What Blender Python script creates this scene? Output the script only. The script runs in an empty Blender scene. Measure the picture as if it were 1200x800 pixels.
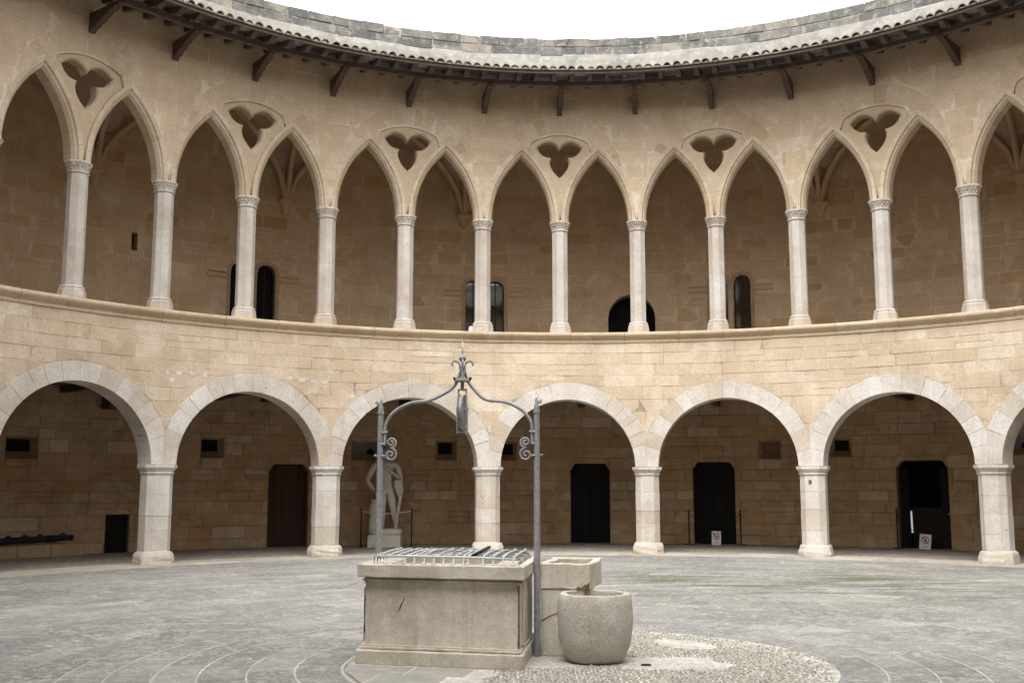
import bpy, bmesh, math, random
from mathutils import Vector, Matrix, noise
from mathutils.geometry import tessellate_polygon
random.seed(7)
PI = math.pi
rad = math.radians
S = bpy.context.scene
COL = S.collection

# ------------------------------------------------------------------ camera
CX, CY, CH = -1.4138, -12.9659, 1.6695
PITCH, FPX = rad(7.601), 1240.15
cam = bpy.data.cameras.new('camera'); camo = bpy.data.objects.new('camera', cam); COL.objects.link(camo)
camo.location = (CX, CY, CH)
camo.rotation_euler = (rad(90) + PITCH, 0, 0)
cam.sensor_width = 36; cam.lens = 36 * FPX / 1200
cam.clip_start = 0.05; cam.clip_end = 2000
S.camera = camo

# ------------------------------------------------------------------ light
SUN_EL, SUN_AZ = rad(60), rad(196)          # azimuth from +Y, clockwise
w = bpy.data.worlds.new('World'); S.world = w; w.use_nodes = True
nt = w.node_tree; nt.nodes.clear()
sky = nt.nodes.new('ShaderNodeTexSky'); sky.sky_type = 'NISHITA'; sky.sun_disc = False
sky.sun_elevation = SUN_EL; sky.sun_rotation = SUN_AZ
sky.air_density = 1.0; sky.dust_density = 6.0; sky.ozone_density = 1.0
hs = nt.nodes.new('ShaderNodeHueSaturation'); hs.inputs['Saturation'].default_value = 0.06; hs.inputs['Value'].default_value = 1.0
bg = nt.nodes.new('ShaderNodeBackground'); bg.inputs['Strength'].default_value = 0.15
wo = nt.nodes.new('ShaderNodeOutputWorld')
mx = nt.nodes.new('ShaderNodeMix'); mx.data_type = 'RGBA'; mx.inputs[0].default_value = 0.65   # even overcast veil over the clear-sky model
mx.inputs[7].default_value = (3.6, 3.6, 3.62, 1)
nt.links.new(sky.outputs[0], hs.inputs['Color']); nt.links.new(hs.outputs[0], mx.inputs[6]); nt.links.new(mx.outputs[2], bg.inputs[0]); nt.links.new(bg.outputs[0], wo.inputs[0])
sd = bpy.data.lights.new('sun', 'SUN'); sd.energy = 0.5; sd.angle = rad(45); sd.color = (1.0, 0.965, 0.91)
so = bpy.data.objects.new('sun', sd); COL.objects.link(so)
dv = Vector((math.sin(SUN_AZ) * math.cos(SUN_EL), math.cos(SUN_AZ) * math.cos(SUN_EL), math.sin(SUN_EL)))
so.rotation_euler = dv.to_track_quat('Z', 'Y').to_euler(); so.location = (0, 0, 40)
S.view_settings.view_transform = 'Standard'; S.view_settings.look = 'None'
S.view_settings.gamma = 1.0; S.view_settings.exposure = 1.93
S.cycles.max_bounces = 8; S.cycles.diffuse_bounces = 7

def proj(P):
    dx, dy, dz = P[0] - CX, P[1] - CY, P[2] - CH
    cp, sp = math.cos(PITCH), math.sin(PITCH)
    y2 = cp * dy + sp * dz; z2 = -sp * dy + cp * dz
    if y2 < 0.2: return None
    return 600 + dx / y2 * FPX, 400 - z2 / y2 * FPX
def inview(P, m=30):
    q = proj(P)
    return q is not None and -m < q[0] < 1200 + m and -m < q[1] < 800 + m

# ------------------------------------------------------------------ materials
class NB:
    def __init__(s, name):
        s.m = bpy.data.materials.new(name); s.m.use_nodes = True
        s.t = s.m.node_tree; s.n = s.t.nodes; s.b = s.n['Principled BSDF']
    def new(s, ty, **kw):
        o = s.n.new(ty)
        for k, v in kw.items(): setattr(o, k, v)
        return o
    def link(s, a, b): s.t.links.new(a, b)
    def pos(s, scale=(1, 1, 1), obj=False):
        if obj: src = s.new('ShaderNodeTexCoord').outputs['Object']
        else: src = s.new('ShaderNodeNewGeometry').outputs['Position']
        mp = s.new('ShaderNodeMapping'); mp.inputs['Scale'].default_value = scale
        s.link(src, mp.inputs[0]); return mp.outputs[0]
    def noise(s, vec, scale, detail=4, rough=.6, dist=0):
        o = s.new('ShaderNodeTexNoise'); o.inputs['Scale'].default_value = scale; o.inputs['Detail'].default_value = detail
        o.inputs['Roughness'].default_value = rough; o.inputs['Distortion'].default_value = dist
        s.link(vec, o.inputs['Vector']); return o.outputs['Fac']
    def ramp(s, fac, stops, interp='LINEAR'):
        o = s.new('ShaderNodeValToRGB'); cr = o.color_ramp; cr.interpolation = interp
        while len(cr.elements) < len(stops): cr.elements.new(0.5)
        for e, (p, c) in zip(cr.elements, stops):
            e.position = p; e.color = (c[0], c[1], c[2], 1) if not isinstance(c, (int, float)) else (c, c, c, 1)
        s.link(fac, o.inputs[0]); return o.outputs[0]
    def mix(s, fac, a, b, mode='MIX'):
        o = s.new('ShaderNodeMix', data_type='RGBA', blend_type=mode)
        for sock, v in ((o.inputs[0], fac), (o.inputs[6], a), (o.inputs[7], b)):
            if isinstance(v, (int, float)): sock.default_value = v
            elif isinstance(v, (tuple, list)): sock.default_value = (*v[:3], 1)
            else: s.link(v, sock)
        return o.outputs[2]
    def math(s, op, a, b=None):
        o = s.new('ShaderNodeMath', operation=op)
        for i, v in enumerate((a, b)):
            if v is None: continue
            if isinstance(v, (int, float)): o.inputs[i].default_value = v
            else: s.link(v, o.inputs[i])
        return o.outputs[0]
    def bump(s, h, strength, dist):
        o = s.new('ShaderNodeBump'); o.inputs['Strength'].default_value = strength; o.inputs['Distance'].default_value = dist
        s.link(h, o.inputs['Height']); s.link(o.outputs[0], s.b.inputs['Normal'])
    def attr(s, name='tint'):
        o = s.new('ShaderNodeAttribute'); o.attribute_name = name; return o.outputs['Fac']

def stone(name, stops, dark, light, patch=.5, pit=.5, scale=1.0, bump=.5, obj=False, streak=0.0, speck=0.35, rough=.9, wash=0.0):
    """weathered stone: colour by piece (tint), patchy stains, pits and grain"""
    N = NB(name); v = N.pos(obj=obj)
    c = N.ramp(N.attr(), stops)
    if wash:
        n0 = N.noise(v, .28, 5, .7, .6); c = N.mix(wash, c, N.ramp(n0, [(.34, (.74, .66, .60)), (.5, (1, 1, 1)), (.66, (1.16, 1.18, 1.2))]), 'MULTIPLY')
    n1 = N.noise(v, .9 * scale, 6, .65, .4)
    c = N.mix(N.math('MULTIPLY', N.ramp(n1, [(.40, 0), (.68, 1)]), patch), c, dark, 'MIX')
    n2 = N.noise(v, 2.6 * scale, 5, .6, .2)
    c = N.mix(N.math('MULTIPLY', N.ramp(n2, [(.52, 0), (.72, 1)]), patch), c, light)
    n3 = N.noise(v, 22 * scale, 4, .7)
    c = N.mix(speck, c, N.ramp(n3, [(.3, .55), (.7, 1.3)]), 'MULTIPLY')
    n5 = N.noise(v, 70 * scale, 3, .8)
    c = N.mix(speck * .8, c, N.ramp(n5, [(.32, .5), (.68, 1.35)]), 'MULTIPLY')
    if streak:
        vs = N.pos((5, 5, .35), obj); ns = N.noise(vs, 1.0 * scale, 5, .6)
        c = N.mix(N.math('MULTIPLY', N.ramp(ns, [(.5, 0), (.75, 1)]), streak), c, dark)
    vo = N.new('ShaderNodeTexVoronoi'); vo.inputs['Scale'].default_value = 3.2 * scale; N.link(v, vo.inputs['Vector'])
    big = N.noise(v, .7, 2); 
    pm = N.math('MULTIPLY', N.ramp(vo.outputs['Distance'], [(.035, 1), (.075, 0)]), N.ramp(big, [(.5, 0), (.62, pit)]))
    c = N.mix(pm, c, (dark[0] * .4, dark[1] * .38, dark[2] * .35))
    N.link(c, N.b.inputs['Base Color']); N.b.inputs['Roughness'].default_value = rough
    N.b.inputs['Specular IOR Level'].default_value = .25
    h = N.math('ADD', N.math('MULTIPLY', n3, .6), N.math('ADD', N.math('MULTIPLY', n5, .3), N.math('MULTIPLY', n2, .8)))
    h = N.math('SUBTRACT', h, N.math('MULTIPLY', pm, 1.2))
    N.bump(h, bump, .02)
    return N.m

M = {}
M['cream'] = stone('cream_sandstone', [(0, (.52, .40, .275)), (.25, (.60, .475, .345)), (.7, (.66, .54, .41)), (1, (.71, .61, .485))],
                   (.44, .33, .22), (.73, .64, .53), patch=.6, pit=1.0, streak=.3, wash=.32)
M['cream_up'] = stone('upper_sandstone', [(0, (.50, .375, .245)), (.3, (.58, .45, .31)), (.75, (.635, .505, .36)), (1, (.68, .565, .43))],
                      (.45, .33, .215), (.70, .60, .465), patch=.55, pit=.6, streak=.35, wash=.25)
M['mortar'] = stone('lime_mortar', [(0, (.62, .52, .40)), (1, (.66, .56, .44))], (.20, .145, .10), (.72, .65, .55), patch=.95, pit=.2)
M['mortar_up'] = stone('pale_lime_mortar', [(0, (.66, .565, .44)), (1, (.71, .615, .49))], (.30, .225, .15), (.80, .73, .63), patch=.75, pit=.1, speck=.15)
M['white'] = stone('pale_limestone', [(0, (.56, .46, .35)), (.2, (.60, .54, .465)), (.6, (.655, .615, .56)), (1, (.72, .695, .655))],
                   (.42, .345, .27), (.70, .675, .64), patch=.55, pit=.8, streak=.4, wash=.3, bump=.7)
M['col'] = stone('column_limestone', [(0, (.53, .45, .37)), (.5, (.60, .55, .49)), (1, (.655, .62, .57))],
                 (.43, .35, .275), (.70, .675, .64), patch=.6, pit=.8, streak=.5, scale=1.4, wash=.3, bump=.7)
M['arch'] = stone('arch_sandstone', [(0, (.53, .415, .285)), (.5, (.60, .485, .35)), (1, (.65, .545, .415))],
                  (.46, .35, .23), (.72, .64, .52), patch=.5, pit=.3, streak=.2)
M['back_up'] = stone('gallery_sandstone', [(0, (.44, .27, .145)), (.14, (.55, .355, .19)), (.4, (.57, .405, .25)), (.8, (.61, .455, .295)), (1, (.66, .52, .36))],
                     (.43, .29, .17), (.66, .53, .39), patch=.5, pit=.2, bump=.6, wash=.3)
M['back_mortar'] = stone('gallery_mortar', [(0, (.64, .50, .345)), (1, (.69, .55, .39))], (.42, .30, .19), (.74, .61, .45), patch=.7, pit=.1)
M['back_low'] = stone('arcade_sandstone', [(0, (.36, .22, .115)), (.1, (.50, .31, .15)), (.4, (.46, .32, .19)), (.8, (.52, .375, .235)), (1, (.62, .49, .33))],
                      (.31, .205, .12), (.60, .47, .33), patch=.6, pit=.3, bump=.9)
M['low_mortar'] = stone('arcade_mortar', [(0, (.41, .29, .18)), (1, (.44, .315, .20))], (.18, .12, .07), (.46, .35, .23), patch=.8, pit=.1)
M['grey'] = stone('parapet_stone', [(0, (.17, .165, .16)), (.5, (.24, .235, .22)), (.85, (.31, .295, .26)), (1, (.42, .375, .31))],
                  (.11, .11, .11), (.46, .435, .38), patch=.85, pit=.9, scale=2.6, bump=1.0, speck=1.0)
M['plaster'] = stone('parapet_render', [(0, (.40, .38, .345)), (1, (.43, .405, .365))], (.24, .23, .21), (.52, .50, .455), patch=.9, pit=.3, scale=2.4, bump=.9)
M['plaster_tan'] = stone('parapet_mortar', [(0, (.27, .26, .24)), (1, (.30, .285, .26))], (.16, .16, .155), (.56, .50, .42), patch=1.0, pit=.2, scale=1.5, bump=.9)
M['well'] = stone('well_stone', [(0, (.58, .525, .43)), (.5, (.67, .62, .53)), (1, (.72, .68, .595))],
                  (.36, .31, .23), (.74, .70, .62), patch=.65, pit=.5, scale=1.8, bump=.5, streak=.55, speck=.35)
M['basin'] = stone('granular_stone', [(0, (.54, .51, .45)), (1, (.58, .55, .49))], (.44, .36, .27), (.68, .65, .585), patch=.6, pit=.3, scale=1.9, bump=.8, speck=.6)
M['statue'] = stone('statue_stone', [(0, (.64, .59, .51)), (1, (.68, .63, .55))], (.50, .44, .36), (.74, .70, .63), patch=.5, pit=.1, scale=2.5, bump=.25, speck=.2)
M['rust'] = stone('rusty_earth', [(0, (.20, .10, .05)), (1, (.30, .16, .08))], (.12, .06, .03), (.42, .30, .19), patch=.8, pit=.1, scale=6, bump=.8)

def paving():
    N = NB('grey_paving'); v = N.pos()
    c = N.ramp(N.attr(), [(0, (.19, .188, .18)), (.6, (.236, .229, .212)), (.9, (.265, .257, .238)), (1, (.34, .325, .295))])
    big = N.noise(v, .30, 5, .6)
    c = N.mix(.6, c, N.ramp(big, [(.35, .70), (.65, 1.25)]), 'MULTIPLY')
    n2 = N.noise(v, 1.6, 6, .7, .5); n3 = N.noise(v, 7, 8, .8, .8); n4 = N.noise(v, 45, 4, .8)
    worn = N.math('MULTIPLY', N.ramp(n3, [(.485, 0), (.56, 1)]), N.ramp(n2, [(.36, .1), (.60, 1)]))
    c = N.mix(N.math('MULTIPLY', worn, .66), c, (.48, .455, .41))
    n6 = N.noise(v, 18, 6, .8, .5)
    c = N.mix(N.ramp(n6, [(.565, 0), (.64, .75)]), c, (.57, .55, .51))
    c = N.mix(.75, c, N.ramp(n4, [(.3, .45), (.7, 1.45)]), 'MULTIPLY')
    # moss in the damp area on the far right
    sep = N.new('ShaderNodeSeparateXYZ'); N.link(N.pos(), sep.inputs[0])
    dx = N.math('DIVIDE', N.math('SUBTRACT', sep.outputs[0], 3.2), 5.8); dy = N.math('DIVIDE', N.math('SUBTRACT', sep.outputs[1], 5.2), 3.8)
    d = N.math('SQRT', N.math('ADD', N.math('MULTIPLY', dx, dx), N.math('MULTIPLY', dy, dy)))
    mo = N.math('MULTIPLY', N.ramp(d, [(.35, 1), (1.0, 0)]), N.ramp(N.noise(N.pos((.45, 2.2, 1)), 1.1, 5, .6), [(.48, 0), (.60, 1)]))
    c = N.mix(N.math('MULTIPLY', mo, .85), c, (.105, .105, .052))
    N.link(c, N.b.inputs['Base Color']); N.b.inputs['Roughness'].default_value = .85; N.b.inputs['Specular IOR Level'].default_value = .25
    N.bump(N.math('ADD', n3, N.math('MULTIPLY', n4, .5)), .6, .015); return N.m
M['pave'] = paving()
def ground_mat(name, a, b, sc, bump):
    N = NB(name); v = N.pos(); n = N.noise(v, sc, 5, .7); n2 = N.noise(v, sc * .08, 4, .6)
    vo = N.new('ShaderNodeTexVoronoi'); vo.inputs['Scale'].default_value = sc * .9; N.link(v, vo.inputs['Vector'])
    c = N.mix(N.ramp(n, [(.3, 0), (.7, 1)]), a, b); c = N.mix(.5, c, N.ramp(n2, [(.35, .7), (.65, 1.25)]), 'MULTIPLY')
    c = N.mix(.5, c, N.ramp(vo.outputs['Distance'], [(.1, 1.2), (.6, .5)]), 'MULTIPLY')
    N.link(c, N.b.inputs['Base Color']); N.b.inputs['Roughness'].default_value = .92; N.bump(N.math('SUBTRACT', n, vo.outputs['Distance']), bump, .03); return N.m
M['joint'] = ground_mat('paving_mortar', (.46, .44, .385), (.62, .60, .54), 20, .3)
M['bed'] = ground_mat('pebble_bed', (.26, .245, .215), (.44, .415, .36), 18, .6)
M['cobble'] = ground_mat('gallery_cobbles', (.24, .205, .165), (.42, .375, .315), 9, 1.0)
M['kerb'] = stone('kerb_stone', [(0, (.38, .34, .285)), (1, (.52, .47, .40))], (.32, .285, .24), (.60, .56, .49), patch=.6, pit=.3, scale=1.6, bump=.6)
M['apron'] = stone('apron_stone', [(0, (.30, .285, .255)), (1, (.36, .34, .305))], (.22, .21, .19), (.45, .43, .385), patch=.6, pit=.1, scale=1.6, bump=.4)
M['pebble'] = stone('river_pebbles', [(0, (.21, .195, .165)), (.35, (.30, .28, .24)), (.7, (.375, .35, .295)), (1, (.46, .43, .37))], (.22, .20, .16), (.48, .45, .38), patch=.3, pit=0, scale=3, bump=.2)
def plain(name, c, rough=.7, metal=0, var=.3, scale=14, bump=.2, streak=None):
    N = NB(name); v = N.pos(streak or (1, 1, 1)); n = N.noise(v, scale, 5, .65)
    N.link(N.mix(var, c, N.ramp(n, [(.3, .4), (.7, 1.5)]), 'MULTIPLY'), N.b.inputs['Base Color'])
    N.b.inputs['Roughness'].default_value = rough; N.b.inputs['Metallic'].default_value = metal; N.b.inputs['Specular IOR Level'].default_value = .2; N.bump(n, bump, .01); return N.m
M['timber'] = plain('aged_timber', (.105, .072, .062), .8, 0, .5, 6, .5, (4, 4, 9))
M['timber2'] = plain('worn_rafter_timber', (.13, .10, .085), .85, 0, .5, 8, .5)
def panelmat():
    N = NB('soffit_board'); c = N.ramp(N.attr(), [(0, (.06, .05, .05)), (.55, (.10, .09, .09)), (1, (.30, .30, .31))])
    n = N.noise(N.pos(), 9, 4); c = N.mix(.4, c, N.ramp(n, [(.3, .6), (.7, 1.3)]), 'MULTIPLY'); N.link(c, N.b.inputs['Base Color']); N.b.inputs['Roughness'].default_value = .85; return N.m
M['soffit'] = panelmat()
M['tile'] = stone('clay_tile', [(0, (.17, .125, .09)), (.5, (.25, .20, .15)), (1, (.34, .30, .245))], (.12, .10, .08), (.40, .385, .34), patch=.8, pit=.1, scale=4, bump=.5)
M['tilemortar'] = plain('tile_mortar', (.50, .47, .42), .9, 0, .4, 20, .5)
M['doorblack'] = plain('black_door_paint', (.006, .006, .006), .6, 0, .4, 9, .2, (8, 8, 1))
M['doorbrown'] = plain('brown_door_wood', (.062, .026, .019), .6, 0, .5, 9, .3, (8, 8, 1))
M['doordark'] = plain('dark_walnut_wood', (.014, .010, .007), .6, 0, .5, 9, .3, (8, 8, 1))
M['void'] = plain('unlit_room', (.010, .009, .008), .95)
M['iron'] = plain('galvanised_iron', (.30, .305, .31), .68, .25, .45, 26, .3)
M['ironlight'] = plain('zinc_bars', (.56, .57, .57), .6, .2, .3, 30, .2)
M['blackiron'] = plain('black_iron', (.018, .018, .02), .5, .2, .3, 20, .2)
M['cannon'] = plain('dark_cast_iron', (.020, .023, .03), .38, .3, .4, 16, .3)
M['blackbar'] = plain('dark_weathered_bars', (.12, .12, .12), .6, .3, .4, 30, .2)
M['rope'] = plain('pale_rope', (.50, .45, .37), .9, 0, .3, 60, .3)
M['sign'] = plain('white_sign_board', (.78, .78, .77), .5, 0, .05, 5, 0)
M['signred'] = plain('sign_red', (.42, .035, .04), .5, 0, .05, 5, 0)
M['signblack'] = plain('sign_black', (.03, .03, .035), .5, 0, .05, 5, 0)
M['wood_shutter'] = plain('shutter_wood', (.20, .13, .075), .75, 0, .5, 9, .3)
M['greypane'] = plain('frosted_pane', (.16, .17, .175), .35, 0, .2, 6, 0)
M['whitepaint'] = plain('white_enamel', (.8, .8, .8), .4, 0, .05, 5, 0)
def glassmat():
    N = NB('dark_window_glass'); N.b.inputs['Base Color'].default_value = (.012, .013, .015, 1); N.b.inputs['Roughness'].default_value = .04
    N.b.inputs['Specular IOR Level'].default_value = 1.0; N.b.inputs['IOR'].default_value = 1.9
    N.bump(N.noise(N.pos(), 3, 2), .05, .02); return N.m
M['glass'] = glassmat()
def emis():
    N = NB('daylight_glow_pane'); N.b.inputs['Base Color'].default_value = (.6, .62, .55, 1)
    N.b.inputs['Emission Color'].default_value = (.85, .88, .75, 1); N.b.inputs['Emission Strength'].default_value = .12; return N.m  # mild emission in place of real daylight through the door gap
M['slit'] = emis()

# ------------------------------------------------------------------ object helpers
def mesh(name, verts, faces, mat, tint=None, smooth=False):
    me = bpy.data.meshes.new(name); me.from_pydata([tuple(v) for v in verts], [], faces)
    me.materials.append(mat)
    if tint is not None:
        a = me.attributes.new('tint', 'FLOAT', 'FACE')
        a.data.foreach_set('value', tint if isinstance(tint, list) else [tint] * len(me.polygons))
    if smooth: me.polygons.foreach_set('use_smooth', [True] * len(me.polygons))
    me.update(); return me
def link(name, me, parent=None, kind=None):
    o = bpy.data.objects.new(name, me); COL.objects.link(o)
    if parent: o.parent = parent
    if kind: o['kind'] = kind
    return o
def tag(o, label, cat, group=None):
    o['label'] = label; o['category'] = cat
    if group: o['group'] = group
    return o
def empty(name, loc=(0, 0, 0), rz=0, label=None, cat=None, group=None):
    o = bpy.data.objects.new(name, None); COL.objects.link(o); o.location = loc; o.rotation_euler = (0, 0, rz); o.empty_display_size = .2
    if label: tag(o, label, cat, group)
    return o
class MB:
    def __init__(s): s.v = []; s.f = []; s.t = []
    def add(s, v, f, t=.5):
        b = len(s.v); s.v += [tuple(p) for p in v]; s.f += [tuple(i + b for i in q) for q in f]; s.t += [t] * len(f)
    def build(s, name, mat, parent=None, kind=None, smooth=False):
        return link(name, mesh(name, s.v, s.f, mat, s.t, smooth), parent, kind)
def box(x0, x1, y0, y1, z0, z1):
    v = [(x, y, z) for z in (z0, z1) for x, y in ((x0, y0), (x1, y0), (x1, y1), (x0, y1))]
    return v, [(3, 2, 1, 0), (4, 5, 6, 7), (0, 1, 5, 4), (1, 2, 6, 5), (2, 3, 7, 6), (3, 0, 4, 7)]
def part_box(name, dims, mat, parent, tint=.5, bev=0.0):
    v, f = box(*dims)
    o = link(name, mesh(name, v, f, mat, tint), parent)
    if bev:
        md = o.modifiers.new('bevel', 'BEVEL'); md.width = bev; md.segments = 2
    return o
def loops_mesh(loops, closed_caps=True, ring=True):
    """skin a list of equal-length vertex loops"""
    n = len(loops[0]); v = [p for L in loops for p in L]; f = []
    for i in range(len(loops) - 1):
        for j in range(n if ring else n - 1):
            a = i * n + j; b = i * n + (j + 1) % n
            f.append((a, b, b + n, a + n))
    if closed_caps:
        f.append(tuple(reversed(range(n)))); f.append(tuple(range((len(loops) - 1) * n, len(loops) * n)))
    return v, f
def tube(path, r, seg=8, taper=None, closed=False):
    P = [Vector(p) for p in path]; loops = []; n = len(P)
    up = Vector((0, 0, 1)); prev = None
    for i, p in enumerate(P):
        t = (P[(i + 1) % n] - P[i - 1]) if closed else (P[min(i + 1, n - 1)] - P[max(i - 1, 0)])
        t.normalize()
        if prev is None:
            a = t.cross(up)
            if a.length < .1: a = t.cross(Vector((1, 0, 0)))
        else: a = prev - t * prev.dot(t)
        a.normalize(); b = t.cross(a); prev = a
        rr = r * (taper[i] if taper else 1)
        loops.append([p + (a * math.cos(k * 2 * PI / seg) + b * math.sin(k * 2 * PI / seg)) * rr for k in range(seg)])
    if closed: loops.append(loops[0]); return loops_mesh(loops, False)
    return loops_mesh(loops)
def lathe(prof, seg=32, cx=0, cy=0):
    loops = [[(cx + r * math.cos(k * 2 * PI / seg), cy + r * math.sin(k * 2 * PI / seg), z) for k in range(seg)] for r, z in prof]
    return loops_mesh(loops, True)
def cyl(ang, r, z): return (r * math.cos(ang), r * math.sin(ang), z)
def dup(root, parent=None):
    r = root.copy(); COL.objects.link(r)
    if parent: r.parent = parent
    for ch in list(root.children): dup(ch, r)
    return r

class Pieces:
    """alike pieces of one thing: those that show largest become objects, the rest one joined part"""
    def __init__(s, name, rest, mat, parent, limit=300): s.name, s.rest, s.mat, s.parent, s.limit, s.items = name, rest, mat, parent, limit, []
    def add(s, v, f, tint, score=None):
        if score is None:
            q = [proj(p) for p in v]
            if any(x is None for x in q): score = 0
            else:
                c = (sum(x[0] for x in q) / len(q), sum(x[1] for x in q) / len(q))
                score = (max(x[0] for x in q) - min(x[0] for x in q)) * (max(x[1] for x in q) - min(x[1] for x in q))
                if not (-8 < c[0] < 1208 and -8 < c[1] < 808): score = 0
        s.items.append((score, v, f, tint))
    def done(s):
        it = sorted(s.items, key=lambda a: -a[0]); rest = MB()
        for i, (sc, v, f, t) in enumerate(it):
            if i < s.limit and sc > 0: link(s.name, mesh(s.name, v, f, s.mat, t), s.parent)
            else: rest.add(v, f, t)
        if rest.v: rest.build(s.rest, s.mat, s.parent, 'stuff')

def inset(poly, d):
    n = len(poly); out = []
    for i in range(n):
        p0, p1, p2 = poly[i - 1], poly[i], poly[(i + 1) % n]
        e1 = (p1[0] - p0[0], p1[1] - p0[1]); e2 = (p2[0] - p1[0], p2[1] - p1[1])
        l1 = math.hypot(*e1) or 1e-6; l2 = math.hypot(*e2) or 1e-6
        n1 = (-e1[1] / l1, e1[0] / l1); n2 = (-e2[1] / l2, e2[0] / l2)
        k = 1 + n1[0] * n2[0] + n1[1] * n2[1]; k = max(k, .35)
        out.append((p1[0] + (n1[0] + n2[0]) / k * d, p1[1] + (n1[1] + n2[1]) / k * d))
    return out
def area(poly): return .5 * sum(poly[i - 1][0] * poly[i][1] - poly[i][0] * poly[i - 1][1] for i in range(len(poly)))
def slab(poly, place, front, back, bev=.008, jit=.002):
    """outline (s,z), counter-clockwise seen from the court -> prism with a worn arris; place(s,z,r)"""
    if area(poly) < 0: poly = poly[::-1]
    n = len(poly); q = inset(poly, bev); t = random.uniform(-jit, jit) if jit else 0
    ta, tb = random.uniform(-jit, jit), random.uniform(-jit, jit)
    cs = sum(p[0] for p in poly) / n; cz = sum(p[1] for p in poly) / n
    ws = max(.05, max(p[0] for p in poly) - cs); wz = max(.05, max(p[1] for p in poly) - cz)
    v = [place(a, b, back) for a, b in poly] + [place(a, b, front + bev) for a, b in poly]
    v += [place(a, b, front + t + ta * (a - cs) / ws + tb * (b - cz) / wz) for a, b in q]
    f = []
    for i in range(n):
        j = (i + 1) % n
        f.append((i, j, n + j, n + i)); f.append((n + i, n + j, 2 * n + j, 2 * n + i))
    f.append(tuple(range(2 * n, 3 * n)))
    return v, f

def stone_polys(s0, s1, z0, z1, L, ex, gap=.012, step=.11):
    """one stone of a course, cut by the lower boundary L(s) and by openings ex=[(s0,s1,zlo,zhi(s))]"""
    jobs = [(s0, s1, z0, z1, L)]
    for (e0, e1, el, eh) in ex:
        nj = []
        for (a, b, c, d, l) in jobs:
            top = max(eh(max(min(x, e1), e0)) for x in [e0 + (e1 - e0) * k / 8 for k in range(9)])
            if b <= e0 or a >= e1 or d <= el or c >= top: nj.append((a, b, c, d, l)); continue
            if a < e0: nj.append((a, e0, c, d, l))
            if b > e1: nj.append((e1, b, c, d, l))
            m0, m1 = max(a, e0), min(b, e1)
            if c < el: nj.append((m0, m1, c, min(d, el), l))
            nj.append((m0, m1, c, d, (lambda l, eh: (lambda s: max(eh(s), l(s) if l else -9)))(l, eh)))
        jobs = nj
    out = []; g = gap / 2
    for (a, b, c, d, l) in jobs:
        a += g; b -= g; c += g; d -= g
        if b - a < .035 or d - c < .03: continue
        if l is None: out.append([(a, c), (b, c), (b, d), (a, d)]); continue
        n = max(2, int((b - a) / step) + 2)
        ss = [a + (b - a) * i / (n - 1) for i in range(n)]
        zs = [max(c, l(s) + g) for s in ss]
        run = []
        def flush(run):
            if len(run) < 2: return
            if run[-1][0] - run[0][0] < .05: return
            if max(d - z for s, z in run) < .05: return
            # drop inner points on a straight course line
            pts = [p for i, p in enumerate(run) if i in (0, len(run) - 1) or not (abs(p[1] - c) < 1e-6 and abs(run[i - 1][1] - c) < 1e-6 and abs(run[i + 1][1] - c) < 1e-6)]
            out.append(pts + [(run[-1][0], d), (run[0][0], d)])
        for s, z in zip(ss, zs):
            if z < d - .02: run.append((s, z))
            else: flush(run); run = []
        flush(run)
    return out
def courses(z0, z1, hs):
    z = z0; out = []
    while z < z1 - .05:
        h = random.uniform(*hs)
        if z1 - z - h < hs[0] * .6: h = z1 - z
        out.append((z, min(z + h, z1))); z += h
    return out
def lay(P, s0, s1, z0, z1, hs, ls, L, ex, place, front, back, tint, gap=.012, bev=.008, jit=.003, split=.12):
    for (a, b) in courses(z0, z1, hs):
        s = s0 - random.uniform(0, ls[1]); k = (b - a) / ((hs[0] + hs[1]) / 2)
        while s < s1:
            l = random.uniform(*ls) * (.75 + .35 * k)
            e = min(s + l, s1 + ls[1])
            sub = [(a, b)] if random.random() > split or b - a < .26 else [(a, (a + b) / 2), ((a + b) / 2, b)]
            gp = gap * (2.1 if random.random() < .12 else random.uniform(.7, 1.2))
            for (c, d) in sub:
                for poly in stone_polys(max(s, s0), min(e, s1), c, d, L, ex, gp):
                    v, f = slab(poly, place, front + random.uniform(-jit, jit), back, bev, jit * .7)
                    P.add(v, f, tint())
            s = e

# ------------------------------------------------------------------ dimensions (metres, court centre at the origin)
D = 2 * PI / 21
RF = 12.68                     # court face of the arcade
A_LOW = rad(81.76)             # a lower pillar stands here, then every D
A_UP = rad(82.43)              # an upper pier column stands here, trefoil columns half way
RB = 16.8                      # back wall of both galleries
Z_SILL, Z_COR = 5.30, 5.05
VIS0, VIS1 = rad(32), rad(156) # the part of the ring the camera can see

# ------------------------------------------------------------------ the setting: ground
gd = lathe([(260, -.06), (260, -.03)], 64)
o = link('ground', mesh('ground', gd[0], gd[1], M['joint'], .5), None, 'structure')
WC = (-0.716, -2.72)           # centre of the paving rings, beside the well
court = link('courtyard_floor', mesh('courtyard_floor', *lathe([(12.6, -.028), (12.6, -.0035)], 96), M['joint'], .5), None, 'structure')
court['label'] = 'grey flagstone court laid in rings around the well'
circ = [(12.18 * math.cos(k * 2 * PI / 96), 12.18 * math.sin(k * 2 * PI / 96)) for k in range(96)]
def clip_circle(poly):
    for i in range(96):
        a, b = circ[i], circ[(i + 1) % 96]; out = []
        side = lambda p: (b[0] - a[0]) * (p[1] - a[1]) - (b[1] - a[1]) * (p[0] - a[0])
        for j in range(len(poly)):
            p, q = poly[j - 1], poly[j]; sp, sq = side(p), side(q)
            if sp >= 0: out.append(p)
            if (sp >= 0) != (sq >= 0):
                t = sp / (sp - sq); out.append((p[0] + (q[0] - p[0]) * t, p[1] + (q[1] - p[1]) * t))
        poly = out
        if len(poly) < 3: return []
    return poly
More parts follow.
